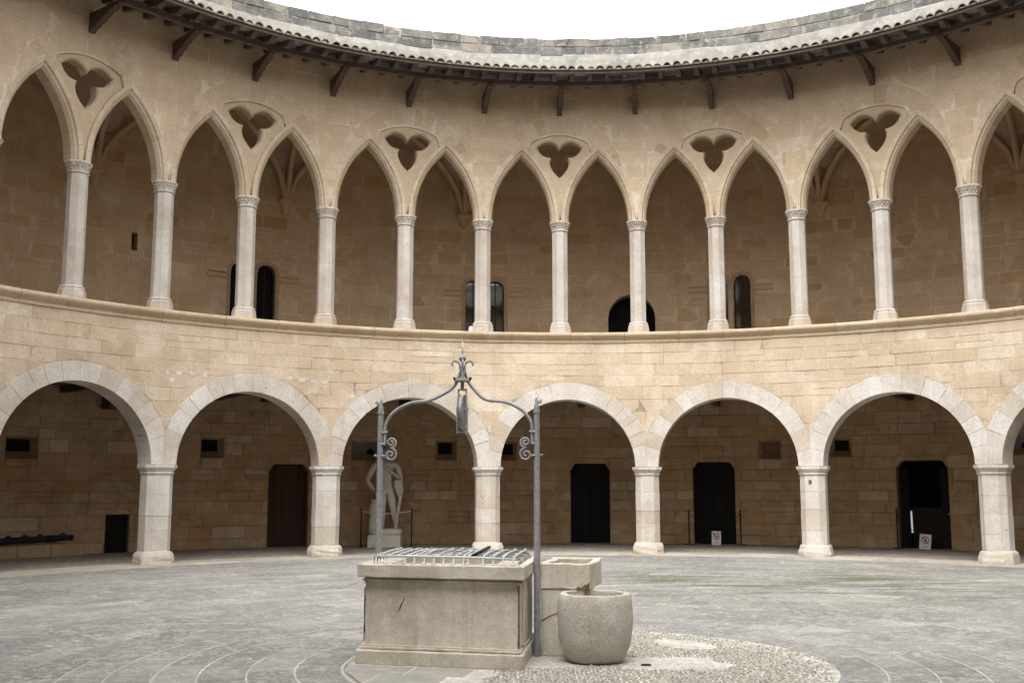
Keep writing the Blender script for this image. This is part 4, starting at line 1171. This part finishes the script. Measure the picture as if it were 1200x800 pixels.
for j in range(9):
    y = gy0 + .05 + (gy1 - gy0 - .10) * j / 8
    add_tube('bar', [(gx0 - .035, y, gz + .004), (gx0 - .03, y, gz + .045), (gx0 + .02, y, gh - .02), ((gx0 + gx1) / 2, y + random.uniform(-.01, .01), gh + .004 + random.uniform(-.014, .01)), (gx1 - .02, y, gh - .015), (gx1 + .04, y, gz + .045), (gx1 + .055, y, gz + .004)], .0065, M['blackbar'] if j % 3 == 1 else M['iron'], gr)
nb_ = MB()
for i in range(13):
    for j in range(9):
        if random.random() < .25: continue
        x = gx0 + (gx1 - gx0) * i / 12; y = gy0 + .05 + (gy1 - gy0 - .10) * j / 8; z = gh + .004 + random.uniform(-.006, .007); s_ = .011
        nb_.add([(x + a * s_, y + b * s_ * 1.6, z + c * s_) for a, b, c in ((1, 0, 0), (0, 1, 0), (-1, 0, 0), (0, -1, 0), (0, 0, 1.2), (0, 0, -1))], [(0, 1, 4), (1, 2, 4), (2, 3, 4), (3, 0, 4), (1, 0, 5), (2, 1, 5), (3, 2, 5), (0, 3, 5)])
nb_.build('rivets', M['ironlight'], gr, 'stuff')
add_tube('hinge_bar', [(gx0 + .86 * (gx1 - gx0) - .20, gy0 + .01, gh + .01), (gx0 + .72 * (gx1 - gx0), gy1 - .1, gh + .028)], .016, M['blackiron'], gr)
add_tube('front_rail', [(gx0 - .03, gy0 + .012, gz + .064), (gx0 + (gx1 - gx0) * .25, gy0 + .012, gz + .07), (gx0 + (gx1 - gx0) * .75, gy0 + .012, gz + .066), (gx1 + .03, gy0 + .012, gz + .055)], .013, M['ironlight'], gr)

skew_children(well); skew_children(gr)
# wrought iron frame over the well
PLX, PRX = Vector((-2.757, -2.13, 0)), Vector((-1.166, -2.335, 0))
fe = (PRX - PLX); fl = fe.length; fa = math.atan2(fe.y, fe.x)
frm = empty('iron_arch', PLX, fa, 'grey wrought iron frame arching over the well with scrolls and cross finial', 'well frame')
def post(x):
    v, f = loops_mesh([[(x + hw * math.cos(PI / 8 + k * PI / 4), hw * math.sin(PI / 8 + k * PI / 4), z) for k in range(8)] for hw, z in ((.036, 0), (.034, .9), (.031, 1.6), (.029, 2.36), (.036, 2.365), (.036, 2.385), (.029, 2.39), (.027, 2.43), (.010, 2.49))])
    return link('post', mesh('post', v, f, M['iron'], .5), frm)
def spiral(c, r0, r1, a0, a1, n=18):
    return [(c[0] + (r0 + (r1 - r0) * i / n) * math.cos(a0 + (a1 - a0) * i / n), 0, c[1] + (r0 + (r1 - r0) * i / n) * math.sin(a0 + (a1 - a0) * i / n)) for i in range(n + 1)]
cxm = fl * .527
for sgn, x in ((1, 0), (-1, fl)):
    p = post(x)
    X = lambda q: x + sgn * q
    add_tube('post_curl', [(X(-.0), 0, 2.47)] + [(X(-.022 - .03 * math.cos(t)), 0, 2.495 + .03 * math.sin(t)) for t in [PI + .0 - k * .5 + PI for k in range(9)]], .011, M['iron'], p)
    L = cxm if sgn > 0 else fl - cxm
    arm = cat([(X(.047), 0, 2.06), (X(.046), 0, 2.16), (X(.06), 0, 2.28), (X(.15), 0, 2.395), (X(.31), 0, 2.475), (X(.52), 0, 2.505), (X(L - .12), 0, 2.61), (X(L - .05), 0, 2.70)], 5) + [(X(L - .05), 0, 2.70)]
    add_tube('arm', arm, .0165, M['iron'], frm, 8)
    sc = spiral((.115, 2.075), .010, .055, 2.7 * PI, -PI * .5, 26)
    sc2 = spiral((.108, 1.952), .010, .068, -2.6 * PI, PI * .5, 26)
    add_tube('scroll', [(X(q[0]), 0, q[2]) for q in sc], .012, M['iron'], frm, 6)
    add_tube('scroll', [(X(q[0]), 0, q[2]) for q in sc2], .012, M['iron'], frm, 6)
    for zc in (2.175, 2.06, 1.94):
        add_tube('clasp', [(X(.03), 0, zc - .012), (X(.03), 0, zc + .012)], .03, M['iron'], frm, 8)
    add_tube('stud', [(X(.03), 0, 2.175), (X(.075), 0, 2.18)], .014, M['iron'], frm, 6)
    add_tube('stud', [(X(-.03), 0, 1.94), (X(-.06), 0, 1.945)], .014, M['iron'], frm, 6)
cm = cxm
fin = MB()
fin_o = link('collar', mesh('collar', *lathe([(.075, 2.688), (.08, 2.692), (.08, 2.708), (.06, 2.715)], 16, cm, 0), M['iron'], .5), frm)
for sgn in (-1, 1):
    add_tube('bolt', [(cm + sgn * .075, 0, 2.70), (cm + sgn * .085, 0, 2.735)], .014, M['blackiron'], fin_o, 6)
for k in range(4):
    t = k * PI / 2 + .2; c_, s_ = math.cos(t), math.sin(t)
    pts = [(.055, 2.71), (.03, 2.78), (.022, 2.82), (.03, 2.865), (.055, 2.895), (.085, 2.90), (.105, 2.875), (.103, 2.85)]
    add_tube('claw', [(cm + r * c_, r * s_, z) for r, z in cat(pts, 3) + [pts[-1]]], .011, M['iron'], frm, 6)
    add_tube('twist', [(cm + .03 * math.cos(t + q * 1.6), .03 * math.sin(t + q * 1.6), 2.71 + .15 * q) for q in [i / 8 for i in range(9)]], .008, M['iron'], frm, 5)
bm = bmesh.new(); bmesh.ops.create_uvsphere(bm, u_segments=20, v_segments=12, radius=.038, matrix=Matrix.Translation((cm, 0, 2.928)))
me = bpy.data.meshes.new('ball'); bm.to_mesh(me); bm.free(); me.materials.append(M['iron']); me.polygons.foreach_set('use_smooth', [True] * len(me.polygons)); ball = link('finial_ball', me, frm)
add_tube('finial_cross', [(cm, 0, 2.96), (cm, 0, 3.10)], .006, M['ironlight'], ball, 6)
add_tube('finial_cross', [(cm - .05, 0, 3.045), (cm + .05, 0, 3.045)], .006, M['ironlight'], ball, 6)
add_tube('hanger', [(cm, 0, 2.60), (cm, 0, 2.69)], .018, M['iron'], frm, 8)
# pulley block
pul = empty('pulley_block', PLX, fa, 'old iron pulley block hanging from the centre of the well frame', 'pulley')
for sgn in (-1, 1):
    v, f = loops_mesh([[(cm + sgn * (.045 + k) - .006, -.018, z), (cm + sgn * (.045 + k) + .006, -.018, z), (cm + sgn * (.045 + k) + .006, .018, z), (cm + sgn * (.045 + k) - .006, .018, z)] for k, z in ((-.006, 2.615), (0, 2.45), (.006, 2.40), (.004, 2.16))])
    link('cheek_strap', mesh('cheek_strap', v, f, M['iron'], .5), pul)
part_box('top_strap', (cm - .045, cm + .045, -.018, .018, 2.595, 2.615), M['iron'], pul)
part_box('bottom_strap', (cm - .05, cm + .05, -.016, .016, 2.17, 2.185), M['iron'], pul)
part_box('axle_plate', (cm - .062, cm + .062, -.022, .022, 2.385, 2.43), M['iron'], pul, bev=.005)
loops = []
for xx, rr_ in ((-.026, .165), (-.022, .172), (-.012, .150), (.012, .150), (.022, .172), (.026, .165)):
    loops.append([(cm + xx, rr_ * math.cos(k * PI / 14), 2.39 + rr_ * math.sin(k * PI / 14)) for k in range(28)])
v, f = loops_mesh(loops); link('sheave', mesh('sheave', v, f, M['iron'], .5), pul)

# stone trough on its pedestal, and the round basin
tro = empty('stone_trough', (-1.148, -2.30, .636), ANG, 'small rectangular stone trough with rusty stained underside, set on a pedestal beside the well', 'trough')
TW, TD, TH = .515, .72, .248
rough_box('front_wall', (0, TW, 0, .065, .0, TH), M['well'], tro, .45, amp=.006, bev=.010, seed=21)
rough_box('back_wall', (0, TW, TD - .07, TD, .0, TH + .01), M['well'], tro, .4, amp=.006, bev=.010, seed=22)
rough_box('side_wall', (0, .07, .066, TD - .071, .0, TH), M['well'], tro, .6, amp=.006, bev=.010, seed=23)
rough_box('side_wall', (TW - .065, TW, .066, TD - .071, .0, TH), M['well'], tro, .5, amp=.006, bev=.010, seed=24)
rough_box('trough_floor', (.05, TW - .05, .05, TD - .05, .005, .09), M['rust'], tro, .5, amp=.005, bev=.010, seed=25)
v, f = loops_mesh([[(TW - .14 + .13 * i / 6, -.006 - .002 * math.sin(i), .004) for i in range(7)], [(TW - .14 + .13 * i / 6, -.0075, .004 + .012 + .062 * (i / 6) ** 2 + .008 * math.sin(i * 2.1)) for i in range(7)]], False, False)
link('rust_stain', mesh('rust_stain', v, f, M['rust'], .7), tro)
ped = empty('pedestal', (-1.172, -2.345, 0), ANG, 'smooth pale stone pedestal with a hairline crack, squeezed between well and round basin', 'pedestal')
rough_box('pedestal_block', (.03, .46, .06, .66, -.005, .636), M['well'], ped, .75, amp=.003, bev=.008, seed=31)
v, f = tube([(.03, .056, .33), (.12, .0565, .38), (.2, .056, .41), (.27, .0565, .46)], .0035, 5); link('crack', mesh('crack', v, f, M['rust'], 0), ped)
bs = empty('stone_basin', (-.622, -2.62, 0), 0, 'round pot-bellied granular stone basin on the pebbles', 'basin')
pr = [(.20, -.01), (.235, .0), (.272, .028), (.303, .08), (.333, .17), (.354, .29), (.361, .42), (.353, .55), (.340, .612), (.328, .628), (.29, .628), (.278, .615), (.275, .55), (.26, .35), (.18, .26), (.02, .25)]
pr = cat(pr, 3) + [pr[-1]]
v, f = lathe(pr, 56)
v = [tuple(Vector(p) + noise.noise_vector(Vector(p) * 9) * .006 + noise.noise_vector(Vector(p) * 30) * .0025) for p in v]
link('bowl', mesh('bowl', v, f, M['basin'], .5, True), bs)

# ------------------------------------------------------------------ statue
SX, SY = -4.735, 15.25
plin = empty('plinth', (SX, SY, 0), 0, 'plain square stone plinth under the statue', 'plinth')
rough_box('plinth_block', (-.43, .43, -.35, .35, 0.005, .325), M['statue'], plin, .9, amp=.003, bev=.012, seed=41)
st = empty('statue', (SX, SY, .325), 0, 'pale stone statue of a nude man, hand on hip, beside a tree stump', 'statue')
v, f = lathe([(.42, 0), (.44, .03), (.44, .10), (.41, .14), (.30, .155)], 28)
v = [(x * 1.0, y * .72, z + .008 * noise.noise((x * 8, y * 8, z))) for x, y, z in v]; link('statue_base', mesh('statue_base', v, f, M['statue'], .5, True), st)
def skinned(name, nodes, edges, root, parent, mat, sub=2):
    me = bpy.data.meshes.new(name); me.from_pydata([n[0] for n in nodes], edges, []); o = link(name, me, parent)
    md = o.modifiers.new('skin', 'SKIN'); md.use_smooth_shade = True; md.branch_smoothing = .6
    sv = me.skin_vertices[0].data
    for i, n in enumerate(nodes):
        r = n[1]; sv[i].radius = r if isinstance(r, tuple) else (r, r); sv[i].use_root = i == root
    sd_ = o.modifiers.new('subdivision', 'SUBSURF'); sd_.levels = sub; sd_.render_levels = sub
    me.materials.append(mat); return o
F0 = .145
bd = [((.02, 0, F0 + 1.08), (.185, .135)), ((.02, .0, F0 + 1.27), (.165, .115)), ((.0, -.015, F0 + 1.48), (.215, .14)), ((-.015, 0, F0 + 1.66), (.225, .13)), ((-.02, 0, F0 + 1.80), .095), ((-.01, -.01, F0 + 1.88), .08),
      ((.20, .0, F0 + 1.70), .098), ((.29, .01, F0 + 1.63), .095), ((.355, .03, F0 + 1.40), .075), ((.375, .02, F0 + 1.30), .066), ((.395, -.08, F0 + 1.16), .054), ((.41, -.14, F0 + 1.06), .038),        # left arm
      ((-.22, .0, F0 + 1.72), .098), ((-.31, .02, F0 + 1.66), .094), ((-.45, .06, F0 + 1.42), .078), ((-.51, .08, F0 + 1.28), .066), ((-.42, .08, F0 + 1.12), .058), ((-.31, .09, F0 + .98), .040),     # right arm to the hip
      ((.115, 0, F0 + .98), .145), ((.14, -.03, F0 + .80), .13), ((.185, -.07, F0 + .55), .088), ((.215, -.05, F0 + .40), .085), ((.27, -.02, F0 + .12), .05), ((.275, -.03, F0 + .05), .05), ((.31, -.16, F0 + .025), .038),
      ((-.09, 0, F0 + .98), .148), ((-.095, -.03, F0 + .80), .132), ((-.09, -.04, F0 + .55), .09), ((-.09, -.01, F0 + .40), .088), ((-.085, .03, F0 + .12), .052), ((-.085, .02, F0 + .05), .052), ((-.10, -.12, F0 + .025), .038)]
ed = [(0, 1), (1, 2), (2, 3), (3, 4), (4, 5), (3, 6), (6, 7), (7, 8), (8, 9), (9, 10), (10, 11), (3, 12), (12, 13), (13, 14), (14, 15), (15, 16), (16, 17), (0, 18), (18, 19), (19, 20), (20, 21), (21, 22), (22, 23), (23, 24), (0, 25), (25, 26), (26, 27), (27, 28), (28, 29), (29, 30), (30, 31)]
body = skinned('body', bd, ed, 0, st, M['statue'])
def hand(c, dirs, th, parent):
    c = Vector(c); nodes = [(c, .036)]; e = []
    for i, (d, ln) in enumerate(dirs):
        d = Vector(d).normalized(); b = len(nodes)
        side = Vector(th) * (i - 1.5) * .021
        nodes += [(c + side + d * .04, .0125), (c + side + d * (.04 + ln * .5), .0115), (c + side + d * (.04 + ln * .85) + Vector((0, .0, -.022)), .010)]
        e += [(0, b), (b, b + 1), (b + 1, b + 2)]
    b = len(nodes); t0 = c + Vector(th) * .035; nodes += [(t0, .013), (t0 + Vector(th) * .03 + Vector((0, -.01, -.03)), .011)]; e += [(0, b), (b, b + 1)]
    return skinned('hand', [(tuple(p), r) for p, r in nodes], e, 0, parent, M['statue'], 1)
hand((.415, -.16, F0 + 1.03), [((.05, -.1, -1), .08), ((.02, -.15, -1), .095), ((0, -.15, -1), .09), ((-.03, -.1, -1), .07)], (1, 0, 0), body)
hand((-.29, .10, F0 + .955), [((.7, .0, -.6), .07), ((.75, .0, -.55), .085), ((.8, 0, -.5), .08), ((.8, 0, -.4), .065)], (0, .3, -.9), body)
# head with face, hair and beard
bm = bmesh.new(); bmesh.ops.create_uvsphere(bm, u_segments=28, v_segments=20, radius=1)
for q in bm.verts:
    x, y, z = q.co; fx, fz = x, z
    X, Y, Z = x * .086, y * .105, z * .128
    front = max(0, -y)
    if z < -.1: X *= 1 - .28 * min(1, (-z - .1)); 
    Y -= front * (.020 * math.exp(-(x / .18) ** 2 - ((z + .12) / .2) ** 2))          # nose
    Y += front * .012 * (math.exp(-((abs(x) - .36) / .16) ** 2 - ((z - .08) / .10) ** 2))  # eye sockets
    Y -= front * .008 * math.exp(-((z - .26) / .1) ** 2 - (x / .6) ** 2)                   # brow
    Y -= front * .008 * math.exp(-((z + .42) / .08) ** 2 - (x / .22) ** 2)                 # lips
    Y += front * .006 * math.exp(-((z + .52) / .05) ** 2 - (x / .2) ** 2)
    q.co = Vector((X, Y, Z))
bmesh.ops.translate(bm, verts=bm.verts, vec=(0, 0, 0)); me = bpy.data.meshes.new('head'); bm.to_mesh(me); bm.free(); me.materials.append(M['statue']); me.polygons.foreach_set('use_smooth', [True] * len(me.polygons))
hd = link('head', me, body); hd.location = (.01, -.025, F0 + 1.985); hd.rotation_euler = (rad(14), rad(-8), rad(18))
hb = MB()
for k in range(150):
    t = random.uniform(0, 2 * PI); z = random.uniform(-.75, 1); r = math.sqrt(max(0, 1 - z * z)); x, y = r * math.cos(t), r * math.sin(t)
    if y < -.35 and -.45 < z < .45: continue
    c = Vector((x * .09, y * .11, z * .134)); s_ = random.uniform(.014, .022)
    o8 = [c + Vector(p) * s_ for p in ((1, 0, 0), (-1, 0, 0), (0, 1, 0), (0, -1, 0), (0, 0, 1), (0, 0, -1))]
    hb.add(o8, [(0, 2, 4), (2, 1, 4), (1, 3, 4), (3, 0, 4), (2, 0, 5), (1, 2, 5), (3, 1, 5), (0, 3, 5)], .4)
hr = hb.build('hair', M['statue'], body, None, True); hr.location = hd.location; hr.rotation_euler = hd.rotation_euler
for sgn in (-1, 1):
    v, f = tube([(sgn * .085, .01, -.03), (sgn * .098, .02, .0), (sgn * .092, .015, .035)], .014, 6); ear = link('ear', mesh('ear', v, f, M['statue'], .5, True), body); ear.location = hd.location; ear.rotation_euler = hd.rotation_euler
# lion skin draped over the arm, club and stump
dp = []
for i in range(11):
    t = i / 10; row = []
    for j in range(15):
        u = j / 14; a = u * 2 * PI
        fold = 1 + .28 * math.sin(5 * a + 2 * t) * (.3 + t)
        cx_, cy_ = .30 + .05 * t, -.10 - .03 * t
        wx, wy = (.09 + .05 * math.sin(t * PI)) * (1 - .45 * t) * fold, (.05 + .03 * t) * (1 - .3 * t) * fold
        row.append((cx_ + wx * math.cos(a), cy_ + wy * math.sin(a), F0 + 1.28 - .45 * t + (.05 * math.cos(3 * a) - .10 * math.cos(a)) * t))
    dp.append(row)
v, f = loops_mesh(dp); link('drapery', mesh('drapery', v, f, M['statue'], .4, True), st)
band = cat([(-.16, -.10, F0 + 1.72), (-.02, -.145, F0 + 1.60), (.14, -.14, F0 + 1.48), (.27, -.09, F0 + 1.40), (.35, -.03, F0 + 1.30)], 4)
add_tube('drapery', band, .055, M['statue'], st, 8, [.5 + .6 * i / len(band) for i in range(len(band))])
add_tube('club', [(.44, -.14, F0 + 1.10), (.43, -.14, F0 + .98), (.36, -.13, F0 + .62), (.30, -.12, F0 + .3), (.27, -.1, F0 + .0)], .036, M['statue'], st, 8, [.9, 1.1, 1.15, 1.3, 1.4])
sp_ = [(-.33, .02, F0 - .01), (-.34, .02, F0 + .15), (-.32, .03, F0 + .35), (-.335, .02, F0 + .52), (-.315, .02, F0 + .66), (-.30, .02, F0 + .76)]
v, f = tube(cat(sp_, 3) + [sp_[-1]], .11, 12, [1.25 - .5 * i / 15 + .12 * math.sin(i * 1.9) for i in range(16)])
v = [tuple(Vector(p) + noise.noise_vector(Vector(p) * 11) * .022) for p in v]; link('tree_stump', mesh('tree_stump', v, f, M['statue'], .45, True), st)
for (x, z, dx) in ((-.37, .50, -.05), (-.28, .62, .05)):
    add_tube('branch_stub', [(x, .0, F0 + z), (x + dx, -.04, F0 + z + .09)], .03, M['statue'], st, 7)

# barrier in front of the statue
def stanchion(x, y, h, label, base=.10, lean=0, r=.017):
    e = empty('stanchion', (x, y, .012), lean, label, 'barrier post', 'black barrier posts')
    add_tube('pole', [(0, 0, .015), (0, 0, h)], r, M['blackiron'], e, 8)
    v, f = lathe([(base, 0), (base, .012), (.03, .025)], 16); link('foot_plate', mesh('foot_plate', v, f, M['blackiron'], .5), e)
    v, f = lathe([(.0, h - .003), (.024, h), (.024, h + .03), (.01, h + .04)], 10); link('cap', mesh('cap', v, f, M['blackiron'], .5), e)
    return e
stanchion(-5.33, 14.9, .96, 'slim black post at the left end of the rope before the statue', .05)
stanchion(-4.02, 14.9, .96, 'slim black post at the right end of the rope before the statue', .05)
def rope(name, a, b, sag, mat, r, label):
    pts = [Vector(a).lerp(Vector(b), i / 14) - Vector((0, 0, sag * 4 * (i / 14) * (1 - i / 14))) for i in range(15)]
    v, f = tube(pts, r, 6); o = link(name, mesh(name, v, f, mat, .5, True)); tag(o, label, 'rope')
rope('barrier_rope', (-5.33, 14.9, .95), (-4.02, 14.9, .95), .07, M['rope'], .018, 'pale sagging rope strung between the two posts before the statue')
# barriers and signs at the two doorways on the right
stanchion(3.42, 16.35, .90, 'black post left of the dark doorway, with round foot', .16)
stanchion(4.76, 16.02, .90, 'black post right of the dark doorway closed by the first sign', .16)
rope('barrier_rope', (3.42, 16.35, .86), (4.05, 15.95, .30), .05, M['blackiron'], .008, 'thin dark cord from left post down to the sign of the first doorway')
rope('barrier_rope', (4.76, 16.02, .86), (4.12, 15.95, .30), .05, M['blackiron'], .008, 'thin dark cord from right post down to the sign of the first doorway')
stanchion(8.42, 14.45, .97, 'black post left of the open dark door', .14)
stanchion(9.88, 14.10, .97, 'black post right of the open dark door, by the rightmost pillar', .16)
rope('barrier_rope', (8.42, 14.45, .86), (8.9, 14.2, .36), .05, M['blackiron'], .008, 'thin dark cord from left post down to the tilted sign of the open door')
def sign(x, y, w_, h_, rz, tilt, label):
    e = empty('no_entry_sign', (x, y, .015), rz, label, 'sign', 'white prohibition signs at the doorways'); e.rotation_euler = (rad(-8), tilt, rz)
    part_box('board', (-w_ / 2, w_ / 2, -.008, .008, 0, h_), M['sign'], e)
    zc = h_ * .60; R_ = w_ * .31
    v, f = tube([(R_ * math.cos(k * PI / 12), -.011, zc + R_ * math.sin(k * PI / 12)) for k in range(24)], w_ * .038, 6, None, True); link('red_ring', mesh('red_ring', v, f, M['signred'], .5), e)
    add_tube('red_slash', [(-R_ * .7, -.0125, zc + R_ * .7), (R_ * .7, -.0125, zc - R_ * .7)], w_ * .034, M['signred'], e)
    # black figure: body and head strokes
    add_tube('pictogram', [(-.012, -.0115, zc - R_ * .55), (.004, -.0115, zc), (.018, -.0115, zc + R_ * .35)], w_ * .06, M['signblack'], e)
    part_box('caption_strip', (-w_ * .27, w_ * .27, -.0095, -.0075, h_ * .155, h_ * .185), M['iron'], e)
    part_box('caption_strip', (-w_ * .2, w_ * .2, -.0095, -.0075, h_ * .11, h_ * .13), M['iron'], e)
sign(4.08, 15.93, .245, .37, rad(-12), 0, 'white prohibition sign standing straight in the darker doorway, left of the pair')
sign(8.98, 14.13, .275, .375, rad(-26), rad(5), 'white prohibition sign tilted slightly, before the open dark door on the right')

# dark cannon barrel lying on the low ledge at the left
cb0, cb1 = Vector(cyl(rad(146), RB - .38, .375)), Vector(cyl(rad(134.55), RB - .42, .43))
cd = (cb1 - cb0); cl = cd.length
can = empty('cannon', cb0, 0, 'long dark iron barrel lying along the wall ledge at the far left', 'cannon')
can.rotation_euler = cd.to_track_quat('X', 'Z').to_euler()
lp = [(0, .085), (.5, .085), (cl - .62, .072), (cl - .60, .085), (cl - .40, .085), (cl - .38, .070), (cl - .30, .072), (cl - .29, .066), (cl - .06, .062), (cl - .05, .07), (cl, .07)]
loops = [[(x, r * math.cos(k * PI / 8), r * math.sin(k * PI / 8)) for k in range(16)] for x, r in lp]
v, f = loops_mesh(loops); link('barrel', mesh('barrel', v, f, M['cannon'], .5), can)
for i in range(7):
    xx = cl - .75 - i * .36
    if xx < .1: break
    v, f = tube([(xx - .06, 0, .075), (xx - .02, 0, .10), (xx + .02, 0, .10), (xx + .06, 0, .075)], .022, 6); link('lug', mesh('lug', v, f, M['cannon'], .5), can)
v, f = tube([(cl - .30, 0, .065), (cl - .26, 0, .10), (cl - .21, 0, .10), (cl - .17, 0, .065)], .022, 6); link('sight', mesh('sight', v, f, M['cannon'], .5), can)
bp = cyl(rad(141.3), RB - .60, 0)
sup = empty('support_block', bp, rad(141.3), 'dark wooden block on the floor under the iron barrel at the left edge', 'block')
part_box('block', (-.10, .14, -.12, .12, .012, .30), M['doorblack'], sup, bev=.01)
# small white dome on the ledge
dm = empty('white_dome', cyl(rad(100.95), RF + .02, Z_SILL), rad(101), 'small white rounded fitting on the balcony ledge beside a column foot', 'fitting')
v, f = lathe([(.05, 0), (.055, .02), (.055, .07), (.04, .12), (.012, .135)], 16); link('dome', mesh('dome', v, f, M['whitepaint'], .5, True), dm)
